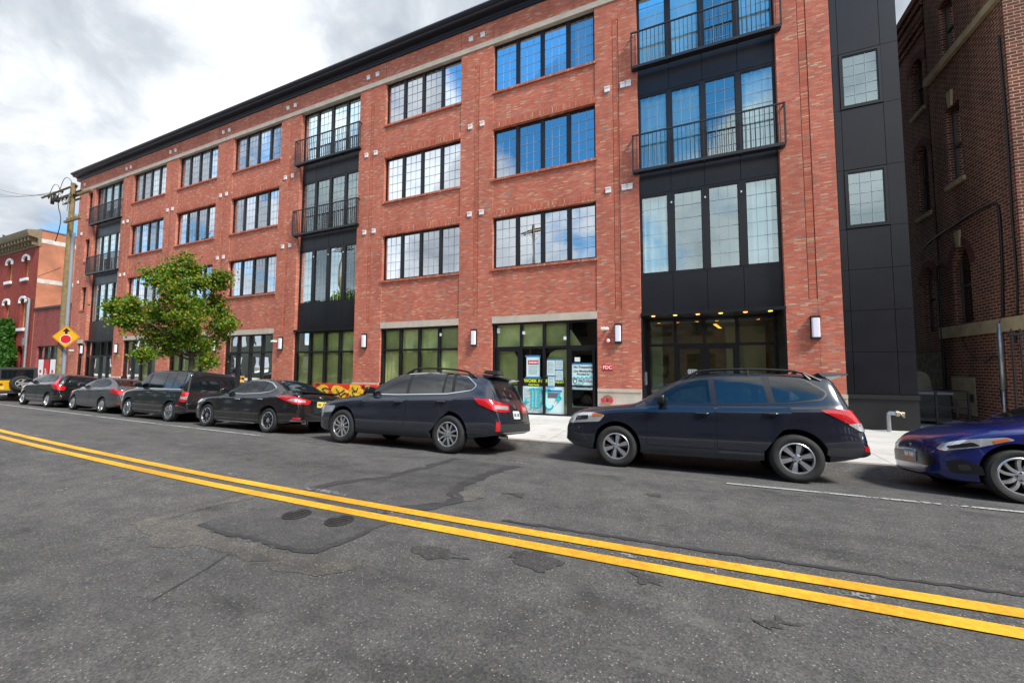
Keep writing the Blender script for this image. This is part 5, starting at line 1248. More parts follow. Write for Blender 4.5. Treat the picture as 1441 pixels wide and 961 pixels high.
def place(xfw, ynear, sp, s):
    """wheel contact on the road -> location, roll, pitch"""
    W = sp['W']/2*s; yc = ynear+W-.11; xr = xfw+sp['wb']*s; yf = yc+W-.11
    zn = (G(xfw,ynear)+G(xr,ynear))/2; zf = (G(xfw,yf)+G(xr,yf))/2; roll = math.atan2(zf-zn, yf-ynear); pitch = -math.atan2(G(xr,yc)-G(xfw,yc), xr-xfw)
    xm = (xfw+xr)/2; z = (zn+zf)/2; xo = xfw-sp['xf']*s
    return (xo, yc, z + (xm-xo)*math.sin(pitch)), roll, pitch

# ---------------------------------------------------------------- grey estate car with roof rails
P1 = paint('graphite_paint', (.021,.027,.042), .30, .2)
sp = dict(ro=.96,L=4.82,W=1.84,xf=.95,wb=2.745,R=.36,arch=.425,paint=P1,inset=.015,cat='estate car',
 top=[(0,.50),(.015,.72),(.08,.86),(.35,.955),(.8,1.02),(1.25,1.075),(1.42,1.12),(1.75,1.325),(2.10,1.515),(2.45,1.595),(2.95,1.625),(3.6,1.605),(4.15,1.55),(4.40,1.49),(4.50,1.38),(4.66,1.10),(4.73,.98),(4.77,.80),(4.805,.66),(4.82,.56)],
 bot=[(0,.36),(.25,.24),(.9,.235),(3.7,.245),(4.4,.33),(4.82,.42)],
 belt=[(0,.48),(.06,.74),(.4,.885),(1.3,1.0),(2.4,1.045),(3.6,1.085),(4.4,1.11),(4.6,1.04),(4.75,.80),(4.82,.5)],
 plan=[(0,.58),(.05,.70),(.25,.83),(.7,.905),(1.4,.92),(3.7,.92),(4.3,.895),(4.6,.845),(4.76,.78),(4.82,.68)],
 roof=[(0,.5),(.3,.70),(1.2,.78),(1.42,.775),(2.1,.66),(2.8,.645),(3.7,.625),(4.40,.58),(4.66,.66),(4.82,.6)])
loc, ro, pi_ = place(-7.04, 6.64, sp, 1.0)
c = Car('estate_car', 'graphite estate car with roof rails and silver window line by the papered shop door', sp, loc, 1.0, ro, pi_)
c.windows([(1.50,1.10),(1.74,1.25),(2.10,1.435),(2.45,1.505),(3.0,1.535),(3.6,1.52),(3.92,1.475),(4.19,1.30),(4.13,1.225),(3.6,1.145),(2.4,1.10)], [((2.66,1.0),(2.60,1.6),.075),((3.52,1.0),(3.44,1.6),.05),((3.78,1.0),(3.62,1.6),.07)], chrome=CHROME, r=.035)
c.doors([[(1.48,.40),(2.62,.40),(2.66,1.06),(1.52,1.035)],[(2.66,.40),(3.30,.40),(3.52,.66),(3.72,.82),(3.80,1.10),(2.70,1.06)]], [(2.48,.93),(3.52,.965)])
c.both('sill_cladding', rpoly([(1.40,.265),(3.25,.275),(3.25,.40),(1.40,.375)],.03), 'L', CLAD, off=.012)
c.wheels('twin5', .232, w=.225); c.mirror(1.72, 1.10, TRIM); c.rails(2.35, 4.15, .60, .10)
c.glass_front([(-.66,1.14),(.66,1.14),(.58,1.50),(-.58,1.50)]); c.glass_back([(-.62,1.08),(.62,1.08),(.54,1.42),(-.54,1.42)])
c.both('headlamp', rpoly([(-.42,.66),(-.02,.62),(.20,.66),(.24,.76),(-.02,.80),(-.48,.80)],.03), 'LF', LCLR, off=.006)
tl = c.both('tail_lamp', rpoly([(-.37,1.07),(-.28,.95),(-.06,.85),(.12,.81),(.40,.83),(.38,.96),(.10,1.0),(-.14,1.05)],.03), 'LB', LRED, off=.012)
c.both('lamp_reflector', rpoly([(-.02,.87),(.34,.865),(.34,.935),(-.02,.94)],.02), 'LB', LCLR, off=.015)
for d in (-.38,): pass
c.patch('bumper', rpoly([(-.74,.40),(.74,.40),(.74,.60),(-.74,.60)],.05), 'B', CLAD, off=.012)
c.both('bumper_reflector', rpoly([(.02,.47),(.10,.47),(.10,.64),(.02,.64)],.015), 'LB', LRED, off=.014)
c.both('bumper_cladding', rpoly([(-.44,.40),(-.1,.41),(-.1,.50),(-.44,.49)],.03), 'LB', CLAD, off=.010)
c.patch('tailgate_panel', rpoly([(-.33,.68),(.33,.68),(.35,.86),(-.35,.86)],.03), 'B', TRIM, off=.004); c.plate('B', 0, .77, mat=PLW); c.badge('B', 0, .935, .07, .04); c.wiper(.02,-.36,1.09,1.13)
c.strip('tailgate_gap', [(-.62,.63),(.62,.63)], .014, 'B', TRIM, .004)
m = MB(); p0, n0 = c.ray('T', 4.36, 0); m.prism(rpoly([(4.22,p0.z+.03),(4.52,p0.z+.025),(4.54,p0.z+.005),(4.24,p0.z-.03)],.01), lambda u,v,d:(u,d,v), -.56, .56); c.pt(m, 'spoiler', P1); m = MB(); m.prism([(4.0,1.60),(4.05,1.665),(4.32,1.655),(4.36,1.58)], lambda u,v,d:(u,d,v), -.14, .14); c.pt(m, 'roof_pod', CLAD)
c.exhaust(-.52,.36); c.patch('grille', rpoly([(-.42,.56),(.42,.56),(.46,.74),(-.46,.74)],.04), 'F', TRIM, off=.004)
OUT = c
# ---------------------------------------------------------------- dark blue grey compact suv
P2 = paint('slate_paint', (.012,.017,.030), .30, .2)
sp = dict(ro=.90,fo=1.05,L=4.60,W=1.80,xf=.93,wb=2.64,R=.350,arch=.415,paint=P2,inset=.012,cat='suv',crown=.06,steer=0,
 top=[(0,.52),(.02,.78),(.10,.92),(.35,1.015),(.75,1.07),(1.15,1.11),(1.32,1.165),(1.62,1.37),(1.98,1.575),(2.30,1.645),(2.8,1.675),(3.5,1.672),(4.05,1.645),(4.20,1.60),(4.28,1.46),(4.41,1.16),(4.47,1.03),(4.53,.84),(4.58,.70),(4.60,.60)],
 bot=[(0,.40),(.25,.27),(.9,.25),(3.6,.26),(4.2,.33),(4.60,.44)],
 belt=[(0,.5),(.06,.78),(.4,.935),(1.2,1.03),(2.3,1.065),(3.4,1.09),(4.2,1.12),(4.4,1.05),(4.54,.80),(4.60,.5)],
 plan=[(0,.58),(.05,.70),(.25,.82),(.65,.885),(1.3,.90),(3.6,.90),(4.15,.875),(4.40,.82),(4.54,.76),(4.60,.66)],
 roof=[(0,.5),(.3,.70),(1.1,.77),(1.32,.77),(1.98,.67),(2.6,.655),(3.5,.64),(4.16,.595),(4.40,.66),(4.60,.6)])
loc, ro, pi_ = place(-1.17, 6.93, sp, .95)
c = Car('compact_suv', 'dark slate blue suv with black roof rails parked in front of the lobby entrance', sp, loc, .95, ro, pi_)
c.windows([(1.42,1.135),(1.66,1.30),(2.0,1.495),(2.3,1.545),(2.9,1.575),(3.4,1.57),(3.80,1.53),(4.08,1.33),(4.0,1.24),(3.5,1.175),(2.4,1.125)], [((2.52,1.0),(2.47,1.65),.085),((3.34,1.0),(3.24,1.65),.10)], r=.045, gm=[CGL,CG,CG])
c.doors([[(1.45,.42),(2.48,.42),(2.50,1.075),(1.47,1.055)],[(2.52,.42),(3.16,.42),(3.36,.70),(3.50,.84),(3.56,1.10),(2.54,1.08)]], [(2.32,.955),(3.28,.985)])
c.both('sill_cladding', rpoly([(1.36,.275),(3.12,.285),(3.12,.42),(1.36,.39)],.03), 'L', P2, off=.014)
c.wheels('wedge6', .222, w=.225); c.mirror(1.70, 1.12, TRIM, size=(.09,.10,.085)); c.rails(2.0, 4.05, .63, .105)
c.glass_front([(-.66,1.19),(.66,1.19),(.60,1.56),(-.60,1.56)]); c.glass_back([(-.60,1.13),(.60,1.13),(.54,1.52),(-.54,1.52)])
c.both('headlamp', rpoly([(-.46,.76),(-.04,.72),(.20,.72),(.22,.82),(.0,.90),(-.36,.92),(-.54,.88)],.03), 'LF', LCLR, off=.006)
c.both('headlamp_bezel', rpoly([(-.30,.80),(-.08,.77),(-.10,.85),(-.30,.87)],.02), 'LF', LDK, off=.009); c.both('turn_lamp', rpoly([(-.50,.86),(-.36,.84),(-.36,.91),(-.52,.885)],.015), 'LF', LAMB, off=.010)
c.both('tail_lamp', rpoly([(-.40,1.065),(-.12,.87),(-.02,.78),(.12,.78),(.14,1.0),(.04,1.07),(-.22,1.09)],.03), 'LB', LRED, off=.012)
c.both('lamp_reflector', rpoly([(-.14,.875),(-.02,.785),(.11,.785),(.12,.89),(-.02,.90)],.02), 'LB', LCLR, off=.015)
c.both('bumper_cladding', rpoly([(-.36,.42),(.3,.42),(.3,.56),(-.36,.53)],.03), 'LB', CLAD, off=.008); c.both('bumper_reflector', rpoly([(.03,.50),(.20,.50),(.20,.57),(.03,.57)],.02), 'LB', LRED, off=.014)
c.patch('bumper', rpoly([(-.66,.42),(.66,.42),(.66,.60),(-.66,.60)],.05), 'B', CLAD, off=.010)
c.plate('B', 0, .86, mat=PLY); c.badge('B',0,1.0); c.patch('grille', rpoly([(-.40,.62),(.40,.62),(.46,.84),(-.46,.84)],.04), 'F', TRIM, off=.004); c.badge('F',0,.74)
c.both('front_intake', rpoly([(-.30,.42),(.10,.40),(.10,.55),(-.22,.53)],.03), 'LF', CLAD, off=.006)
m = MB(); p0, n0 = c.ray('T', 4.12, 0); m.prism(rpoly([(3.98,p0.z+.03),(4.34,p0.z+.02),(4.36,p0.z-.005),(4.05,p0.z-.04)],.012), lambda u,v,d:(u,d,v), -.60, .60); c.pt(m, 'spoiler', plain('spoiler_grey', (.16,.17,.19), .35, metal=.3, coat=.6))
c.antenna(3.75); c.strip('tailgate_gap', [(-.60,.66),(.60,.66)], .014, 'B', TRIM, .004); c.strip('bumper_gap', [(.45,.60),(.05,.62)], .01, 'LF', TRIM, .003)
# ---------------------------------------------------------------- black saloon
P3 = paint('black_paint', (.010,.010,.012), .2, .2)
sp = dict(L=4.63,W=1.76,xf=.93,wb=2.70,R=.325,arch=.385,paint=P3,inset=.02,cat='saloon car',crown=.07,shoulder=.93,
 top=[(0,.46),(.02,.66),(.12,.78),(.4,.88),(.8,.95),(1.2,.995),(1.38,1.035),(1.8,1.27),(2.18,1.425),(2.5,1.478),(2.9,1.485),(3.3,1.44),(3.65,1.32),(4.0,1.155),(4.2,1.115),(4.50,1.095),(4.545,1.06),(4.58,.90),(4.61,.70),(4.63,.54)],
 bot=[(0,.30),(.25,.20),(.9,.19),(3.6,.20),(4.2,.26),(4.63,.36)],
 belt=[(0,.44),(.06,.66),(.4,.80),(1.2,.91),(2.3,.955),(3.4,.995),(4.1,1.03),(4.45,1.02),(4.56,.85),(4.63,.5)],
 plan=[(0,.52),(.05,.66),(.25,.79),(.7,.865),(1.3,.88),(3.6,.88),(4.15,.855),(4.45,.80),(4.58,.73),(4.63,.62)],
 roof=[(0,.45),(.3,.66),(1.1,.74),(1.38,.74),(2.18,.60),(2.7,.575),(3.3,.57),(4.0,.68),(4.2,.76),(4.5,.74),(4.63,.56)])
loc, ro, pi_ = place(-12.55, 6.98, sp, .96)
c = Car('saloon_car', 'black saloon with silver window line and cream plate ahead of the graphite estate', sp, loc, .96, ro, pi_)
c.windows([(1.60,1.02),(1.86,1.165),(2.20,1.325),(2.5,1.375),(2.95,1.38),(3.28,1.32),(3.58,1.185),(3.50,1.11),(3.1,1.05),(2.4,1.01)], [((2.50,.9),(2.46,1.5),.065),((3.20,.9),(3.13,1.5),.05)], chrome=CHROME, cw=.024, r=.03, gm=[CGL,CGL,CG])
c.doors([[(1.42,.34),(2.50,.34),(2.50,.965),(1.44,.935)],[(2.54,.34),(3.12,.34),(3.34,.62),(3.50,.76),(3.56,1.03),(2.54,.97)]], [(2.30,.84),(3.26,.87)], hm=CHROME)
c.strip('sill_chrome', [(1.38,.225),(3.10,.235)], .03, 'L', CHROME, .012)
c.wheels('ten', .222, w=.21, col=SILV); c.mirror(1.72, 1.00)
c.glass_front([(-.62,1.07),(.62,1.07),(.53,1.41),(-.53,1.41)]); c.patch('rear_window', rpoly([(3.32,-.50),(3.96,-.58),(3.96,.58),(3.32,.50)],.06), 'T', CG, off=.004, step=.06)
c.both('tail_lamp', rpoly([(-.56,.985),(-.36,.90),(-.05,.79),(.30,.79),(.34,.90),(.10,.955),(-.20,1.0)],.03), 'LB', LRED, off=.012); c.both('lamp_reflector', rpoly([(-.22,.88),(.0,.84),(.22,.84),(.20,.90),(-.10,.93)],.015), 'LB', LCLR, off=.015)
c.patch('boot_trim', rpoly([(-.34,.90),(.34,.90),(.34,.925),(-.34,.925)],.008), 'B', CHROME, off=.012); c.plate('B', 0, .80); c.badge('B', 0, .985, .05, .045)
c.both('bumper_reflector', rpoly([(-.03,.40),(.17,.40),(.17,.45),(-.03,.45)],.015), 'LB', LRED, off=.014); c.both('bumper_trim', rpoly([(-.10,.35),(.28,.35),(.28,.385),(-.06,.385)],.01), 'LB', CHROME, off=.013)
c.patch('bumper', rpoly([(-.55,.33),(.55,.33),(.50,.48),(-.50,.48)],.05), 'B', TRIM, off=.008); c.exhaust(-.45,.30); c.strip('boot_gap', [(-.66,.70),(.66,.70)], .012, 'B', TRIM, .003)
c.both('headlamp', rpoly([(-.50,.72),(-.05,.64),(.18,.66),(.12,.74),(-.2,.79),(-.56,.79)],.03), 'LF', LCLR, off=.006); c.patch('grille', rpoly([(-.36,.48),(.36,.48),(.42,.66),(-.42,.66)],.04), 'F', TRIM, off=.004)
m = MB(); p0, n0 = c.ray('T', 4.46, 0); m.prism([(4.36,p0.z),(4.40,p0.z+.035),(4.55,p0.z+.045),(4.55,p0.z+.025),(4.50,p0.z-.01)], lambda u,v,d:(u,d,v), -.58, .58); c.pt(m, 'spoiler', P3)
# ---------------------------------------------------------------- boxy black wagon
P4 = paint('deep_black_paint', (.009,.0095,.011), .15, .18)
sp = dict(L=4.25,W=1.76,xf=.84,wb=2.60,R=.320,arch=.375,paint=P4,inset=.02,cat='wagon',crown=.05,shoulder=.96,
 top=[(0,.52),(.015,.74),(.08,.88),(.3,.98),(.7,1.05),(1.0,1.09),(1.12,1.14),(1.38,1.42),(1.64,1.64),(1.92,1.70),(2.6,1.735),(3.4,1.735),(3.97,1.705),(4.08,1.655),(4.13,1.38),(4.16,1.05),(4.20,.86),(4.235,.66),(4.25,.54)],
 bot=[(0,.30),(.2,.21),(.9,.20),(3.4,.21),(3.9,.25),(4.25,.33)],
 belt=[(0,.48),(.05,.74),(.35,.90),(1.0,1.0),(2.2,1.03),(3.4,1.05),(3.95,1.06),(4.10,1.0),(4.2,.80),(4.25,.5)],
 plan=[(0,.62),(.04,.72),(.2,.82),(.55,.87),(1.1,.88),(3.4,.88),(3.9,.87),(4.12,.84),(4.22,.79),(4.25,.72)],
 roof=[(0,.55),(.3,.74),(.9,.80),(1.12,.80),(1.68,.72),(2.3,.70),(3.4,.69),(3.95,.675),(4.12,.74),(4.25,.66)])
loc, ro, pi_ = place(-17.10, 7.10, sp, .93)
c = Car('boxy_wagon', 'boxy black upright wagon with a pale belt line parked beside the street tree', sp, loc, .93, ro, pi_)
c.windows([(1.22,1.10),(1.43,1.31),(1.70,1.545),(2.0,1.585),(2.9,1.615),(3.78,1.60),(3.88,1.53),(3.90,1.10),(3.0,1.075),(2.0,1.07)], [((1.95,.9),(1.90,1.6),.05),((2.86,.9),(2.84,1.6),.06),((3.36,.9),(3.34,1.6),.05)], r=.04, gm=[CGL,CG,CG,CG])
for md in 'LR': c.strip('belt_trim', [(1.15,1.035),(2.2,1.045),(3.9,1.07)], .028, md, CHROME, .008)
c.doors([[(1.20,.36),(2.34,.36),(2.36,1.01),(1.22,.99)],[(2.38,.36),(2.98,.36),(3.10,.60),(3.28,.74),(3.34,1.03),(2.40,1.02)]], [(2.16,.90),(3.16,.92)])
c.wheels('cap7', .225, w=.20, col=CHROME); c.mirror(1.46, 1.09); c.strip('sill_trim', [(1.2,.24),(3.0,.25)], .05, 'L', plain('grey_sill', (.12,.12,.13), .4), .012)
c.glass_front([(-.70,1.17),(.70,1.17),(.64,1.62),(-.64,1.62)]); c.glass_back([(-.70,1.10),(.70,1.10),(.66,1.60),(-.66,1.60)])
c.both('tail_lamp', rpoly([(-.20,.68),(.02,.66),(.05,.98),(-.14,1.0)],.03), 'LB', LRED, off=.014); c.both('lamp_reflector', rpoly([(-.17,.76),(.03,.75),(.04,.83),(-.16,.84)],.02), 'LB', LCLR, off=.017)
c.both('bumper_reflector', rpoly([(-.30,.52),(-.20,.52),(-.20,.565),(-.30,.565)],.012), 'LB', LRED, off=.012)
c.patch('bumper', rpoly([(-.74,.36),(.74,.36),(.74,.44),(-.74,.44)],.03), 'B', CLAD, off=.012); c.strip('tailgate_gap', [(-.72,.62),(.72,.62)], .014, 'B', TRIM, .004); c.plate('B', .0, .80, mat=PLW); c.wiper(.0,-.40,1.12,1.15)
c.both('headlamp', rpoly([(-.30,.70),(-.02,.68),(.2,.70),(.2,.82),(-.02,.86),(-.34,.84)],.03), 'LF', LCLR, off=.006); c.patch('grille', rpoly([(-.44,.62),(.44,.62),(.44,.76),(-.44,.76)],.03), 'F', TRIM, off=.004)
# ---------------------------------------------------------------- grey small saloon
P5 = paint('mid_grey_paint', (.105,.105,.112), .6, .3)
sp = dict(L=4.41,W=1.72,xf=.84,wb=2.49,R=.305,arch=.36,paint=P5,inset=.02,cat='saloon car',crown=.07,shoulder=.93,
 top=[(0,.46),(.02,.68),(.12,.82),(.4,.93),(.75,1.0),(1.0,1.045),(1.15,1.09),(1.55,1.31),(1.95,1.45),(2.3,1.485),(2.7,1.48),(3.1,1.42),(3.5,1.27),(3.85,1.125),(4.05,1.09),(4.28,1.07),(4.33,1.03),(4.37,.86),(4.40,.66),(4.41,.52)],
 bot=[(0,.30),(.25,.20),(.9,.19),(3.4,.20),(4.0,.25),(4.41,.36)],
 belt=[(0,.44),(.06,.66),(.4,.83),(1.1,.94),(2.1,.985),(3.2,1.03),(3.9,1.04),(4.22,1.0),(4.34,.84),(4.41,.5)],
 plan=[(0,.52),(.05,.66),(.25,.78),(.7,.845),(1.2,.86),(3.4,.86),(3.95,.835),(4.25,.78),(4.37,.72),(4.41,.62)],
 roof=[(0,.45),(.3,.66),(.95,.73),(1.15,.73),(1.95,.60),(2.5,.575),(3.1,.57),(3.85,.67),(4.05,.74),(4.28,.72),(4.41,.56)])
loc, ro, pi_ = place(-21.55, 7.30, sp, .88)
c = Car('saloon_car', 'mid grey small saloon between the boxy black wagon and the black hatchback', sp, loc, .88, ro, pi_)
c.windows([(1.36,1.055),(1.62,1.21),(1.98,1.35),(2.3,1.385),(2.7,1.375),(3.05,1.31),(3.36,1.17),(3.26,1.11),(2.9,1.07),(2.1,1.045)], [((2.26,.9),(2.22,1.5),.06),((2.92,.9),(2.84,1.5),.05)], r=.03, gm=[CGL,CGL,CG])
c.doors([[(1.20,.34),(2.26,.34),(2.26,.995),(1.22,.965)],[(2.30,.34),(2.86,.34),(3.06,.60),(3.22,.76),(3.28,1.05),(2.30,1.0)]], [(2.08,.89),(3.0,.92)])
c.wheels('cap7', .20, w=.19); c.mirror(1.50, 1.03)
c.glass_front([(-.60,1.12),(.60,1.12),(.52,1.42),(-.52,1.42)]); c.patch('rear_window', rpoly([(3.12,-.49),(3.80,-.57),(3.80,.57),(3.12,.49)],.06), 'T', CG, off=.004, step=.06)
c.both('tail_lamp', rpoly([(-.50,.96),(-.30,.84),(.0,.78),(.26,.80),(.26,.92),(.0,.96),(-.3,1.0)],.03), 'LB', LRED, off=.012); c.both('bumper_reflector', rpoly([(-.05,.40),(.2,.40),(.2,.44),(-.05,.44)],.012), 'LB', LRED, off=.012)
c.plate('B', 0, .80, mat=PLW); c.badge('B',0,.95,.05,.03); c.patch('bumper', rpoly([(-.5,.34),(.5,.34),(.5,.46),(-.5,.46)],.04), 'B', TRIM, off=.006)
c.both('headlamp', rpoly([(-.60,.78),(-.05,.66),(.14,.68),(.08,.76),(-.2,.82),(-.66,.84)],.03), 'LF', LCLR, off=.006); c.patch('grille', rpoly([(-.34,.48),(.34,.48),(.38,.62),(-.38,.62)],.04), 'F', TRIM, off=.004)
# ---------------------------------------------------------------- black small hatchback
sp = dict(L=4.06,W=1.70,xf=.80,wb=2.53,R=.305,arch=.36,paint=P3,inset=.02,cat='hatchback',crown=.06,shoulder=.94,
 top=[(0,.48),(.02,.70),(.10,.84),(.35,.96),(.65,1.04),(.85,1.10),(1.2,1.30),(1.65,1.475),(2.1,1.525),(2.7,1.525),(3.4,1.49),(3.66,1.45),(3.78,1.36),(3.92,1.10),(3.97,.92),(4.01,.78),(4.04,.62),(4.06,.52)],
 bot=[(0,.30),(.25,.20),(.9,.19),(3.2,.20),(3.7,.26),(4.06,.36)],
 belt=[(0,.46),(.06,.70),(.35,.87),(1.0,.98),(2.1,1.03),(3.2,1.07),(3.75,1.08),(3.92,1.0),(4.0,.8),(4.06,.5)],
 plan=[(0,.52),(.05,.66),(.25,.77),(.6,.835),(1.2,.85),(3.3,.85),(3.75,.83),(3.95,.78),(4.03,.72),(4.06,.62)],
 roof=[(0,.45),(.3,.66),(.8,.73),(.95,.73),(1.65,.63),(2.3,.61),(3.4,.59),(3.66,.57),(3.92,.66),(4.06,.56)])
loc, ro, pi_ = place(-25.75, 7.20, sp, .91)
c = Car('hatchback', 'small black hatchback with tall red tail lamps beneath the yellow diamond sign', sp, loc, .91, ro, pi_)
c.windows([(1.10,1.10),(1.36,1.27),(1.72,1.39),(2.1,1.43),(2.7,1.43),(3.25,1.38),(3.52,1.26),(3.46,1.18),(3.1,1.13),(2.1,1.085)], [((1.42,.9),(1.60,1.5),.05),((2.22,.9),(2.18,1.6),.06),((2.98,.9),(2.88,1.6),.07)], r=.03, gm=[CGL,CGL,CGL,CG])
c.doors([[(1.16,.34),(2.22,.34),(2.22,1.03),(1.18,.99)],[(2.26,.34),(2.84,.34),(3.02,.60),(3.16,.76),(3.22,1.08),(2.26,1.04)]], [(2.04,.92),(2.96,.95)])
c.wheels('swirl5', .205, w=.19); c.mirror(1.34, 1.06)
c.glass_front([(-.62,1.13),(.62,1.13),(.55,1.44),(-.55,1.44)]); c.glass_back([(-.58,1.08),(.58,1.08),(.52,1.40),(-.52,1.40)])
c.both('tail_lamp', rpoly([(-.42,.98),(-.16,.80),(.16,.76),(.16,.92),(-.08,1.06),(-.16,1.38),(-.23,1.38),(-.24,1.08)],.02), 'LB', LRED, off=.012)
c.plate('B', 0, .78, mat=PLW); c.badge('B',0,.95,.05,.035); c.patch('bumper', rpoly([(-.6,.36),(.6,.36),(.6,.48),(-.6,.48)],.04), 'B', TRIM, off=.006); c.patch('tailgate_trim', rpoly([(-.4,.88),(.4,.88),(.4,.905),(-.4,.905)],.008), 'B', CHROME, off=.010)
c.both('headlamp', rpoly([(-.60,.82),(-.05,.68),(.16,.70),(.10,.80),(-.2,.88),(-.66,.92)],.03), 'LF', LCLR, off=.006); c.patch('grille', rpoly([(-.34,.56),(.34,.56),(.38,.68),(-.38,.68)],.04), 'F', TRIM, off=.004)
# ---------------------------------------------------------------- blue hatchback at the right edge
P6 = paint('bright_blue_paint', (.004,.012,.13), .30, .3)
sp = dict(fo=.77,L=4.50,W=1.755,xf=.96,wb=2.64,R=.320,arch=.380,paint=P6,inset=.015,cat='hatchback',crown=.07,shoulder=.93,
 top=[(0,.44),(.012,.60),(.06,.70),(.25,.80),(.55,.885),(.9,.95),(1.2,1.0),(1.36,1.04),(1.75,1.25),(2.12,1.40),(2.5,1.455),(3.0,1.455),(3.6,1.40),(3.95,1.33),(4.15,1.18),(4.28,1.02),(4.38,.90),(4.45,.72),(4.50,.54)],
 bot=[(0,.25),(.2,.185),(.9,.18),(3.5,.19),(4.1,.26),(4.50,.36)],
 belt=[(0,.40),(.05,.58),(.3,.745),(.7,.86),(1.2,.925),(2.3,.965),(3.4,1.0),(4.0,1.03),(4.3,.98),(4.42,.8),(4.5,.5)],
 plan=[(0,.42),(.03,.56),(.12,.68),(.30,.79),(.6,.86),(1.1,.878),(3.5,.878),(4.0,.85),(4.3,.79),(4.44,.72),(4.50,.62)],
 roof=[(0,.36),(.15,.56),(.4,.70),(1.1,.75),(1.36,.74),(2.12,.60),(2.7,.58),(3.6,.56),(3.95,.54),(4.28,.62),(4.50,.55)])
loc, ro, pi_ = place(3.53, 6.86, sp, .96)
c = Car('hatchback', 'bright blue car with a coloured front plate at the right edge', sp, loc, .96, ro, pi_)
c.windows([(1.56,1.03),(1.82,1.18),(2.14,1.31),(2.5,1.36),(3.0,1.36),(3.5,1.31),(3.85,1.18),(3.7,1.12),(3.2,1.06),(2.3,1.02)], [((2.42,.9),(2.38,1.5),.06),((3.2,.9),(3.12,1.5),.06)], r=.03)
c.doors([[(1.44,.34),(2.44,.34),(2.44,.975),(1.46,.95)],[(2.48,.34),(3.06,.34),(3.26,.6),(3.4,.74),(3.46,1.03),(2.48,.98)]], [(2.24,.86),(3.18,.89)])
c.wheels('swirl5', .225, w=.21); c.mirror(1.70, 1.00); c.glass_front([(-.62,1.07),(.62,1.07),(.53,1.39),(-.53,1.39)]); c.glass_back([(-.52,1.02),(.52,1.02),(.46,1.30),(-.46,1.30)])
c.both('headlamp', rpoly([(-.50,.755),(-.24,.645),(.04,.575),(.14,.595),(.08,.665),(-.16,.735),(-.44,.785)],.025), 'LF', LCLR, off=.006); c.both('headlamp_bezel', rpoly([(-.26,.665),(.0,.605),(.03,.635),(-.20,.705)],.02), 'LF', LDK, off=.008); c.both('turn_lamp', rpoly([(-.47,.75),(-.36,.70),(-.34,.735),(-.44,.772)],.012), 'LF', LAMB, off=.009)
c.patch('grille', rpoly([(-.56,.36),(.56,.36),(.62,.44),(.52,.535),(-.52,.535),(-.62,.44)],.04), 'F', TRIM, off=.004); c.both('fog_recess', rpoly([(-.26,.30),(.02,.30),(.06,.44),(-.10,.48),(-.24,.42)],.03), 'LF', TRIM, off=.005)
c.both('fog_lamp', rpoly([(-.16,.345),(-.06,.345),(-.06,.42),(-.16,.42)],.03), 'LF', LDK, off=.010)
c.patch('front_lip', rpoly([(-.66,.215),(.66,.215),(.62,.27),(-.62,.27)],.02), 'F', TRIM, off=.010); c.badge('F', 0, .605, .05, .04)
c.plate('F', -.06, .47, mat=PLW, off=.02, w=.31, h=.16); c.patch('plate_band', [(-.21,.395),(.09,.395),(.09,.455),(-.21,.455)], 'F', PLO, off=.0225, step=.2, skirt=False); c.patch('plate_band', [(-.21,.52),(.09,.52),(.09,.548),(-.21,.548)], 'F', plain('plate_blue', (.05,.25,.50), .5), off=.0225, step=.2, skirt=False)
c.both('tail_lamp', rpoly([(-.5,.98),(-.2,.84),(.2,.80),(.2,.92),(-.2,1.0)],.03), 'LB', LRED, off=.012)
m = MB(); P = []
for t in range(9): 
    p, n = c.ray('F', lerp(-.5,.25,t/8), 1.075+.02*math.sin(t)); P.append(p+n*.02)
m.tube(P, .012, 6); c.pt(m, 'wiper', TRIM, smooth=True)
# ---------------------------------------------------------------- yellow off-roader at the far left (tail towards us)
JP = plain('yellow_car_paint', (.62,.34,.01), .25, coat=1); JX, JY = -29.5, 8.0; jz = G(JX,JY)
r = empty('off_roader', 'yellow off-road car with black hard top and spare wheel on its tail', 'off-road car', 'cars parked along the kerb', loc=(JX,JY,jz-.02)); r.scale = (.9,.9,.9)
def jb(name, mat, b, parent=None, bev=.03):
    m = MB(); x0,x1,y0,y1,z0,z1 = b; m.prism(rpoly([(y0,z0),(y1,z0),(y1,z1),(y0,z1)],bev), lambda u,v,d:(d,u,v), x0, x1); return m.build(name, mat, parent or r, smooth=True, angle=35)
m = MB(); prof = [(-4.05,.55),(-4.05,1.05),(-2.75,1.12),(-2.70,1.15),(-.02,1.15),(0,1.12),(0,.58),(-.28,.52),(-.30,.80),(-1.10,.80),(-1.14,.48),(-2.75,.48),(-2.80,.82),(-3.65,.82),(-3.70,.55)]
m.prism(prof, lambda u,v,d:(u,d,v), -.78, .78); m.build('body', JP, r)
m = MB(); m.prism([(-2.70,1.152),(-2.48,1.74),(-2.3,1.80),(-.10,1.82),(-.02,1.76),(.0,1.152)], lambda u,v,d:(u,d*(1 if v < 1.3 else .93),v), -.76, .76); ht = m.build('hard_top', plain('hardtop_black', (.022,.022,.023), .6), r)
jb('rear_window', CG, (.005,.012,-.56,.56,1.24,1.70), ht); 
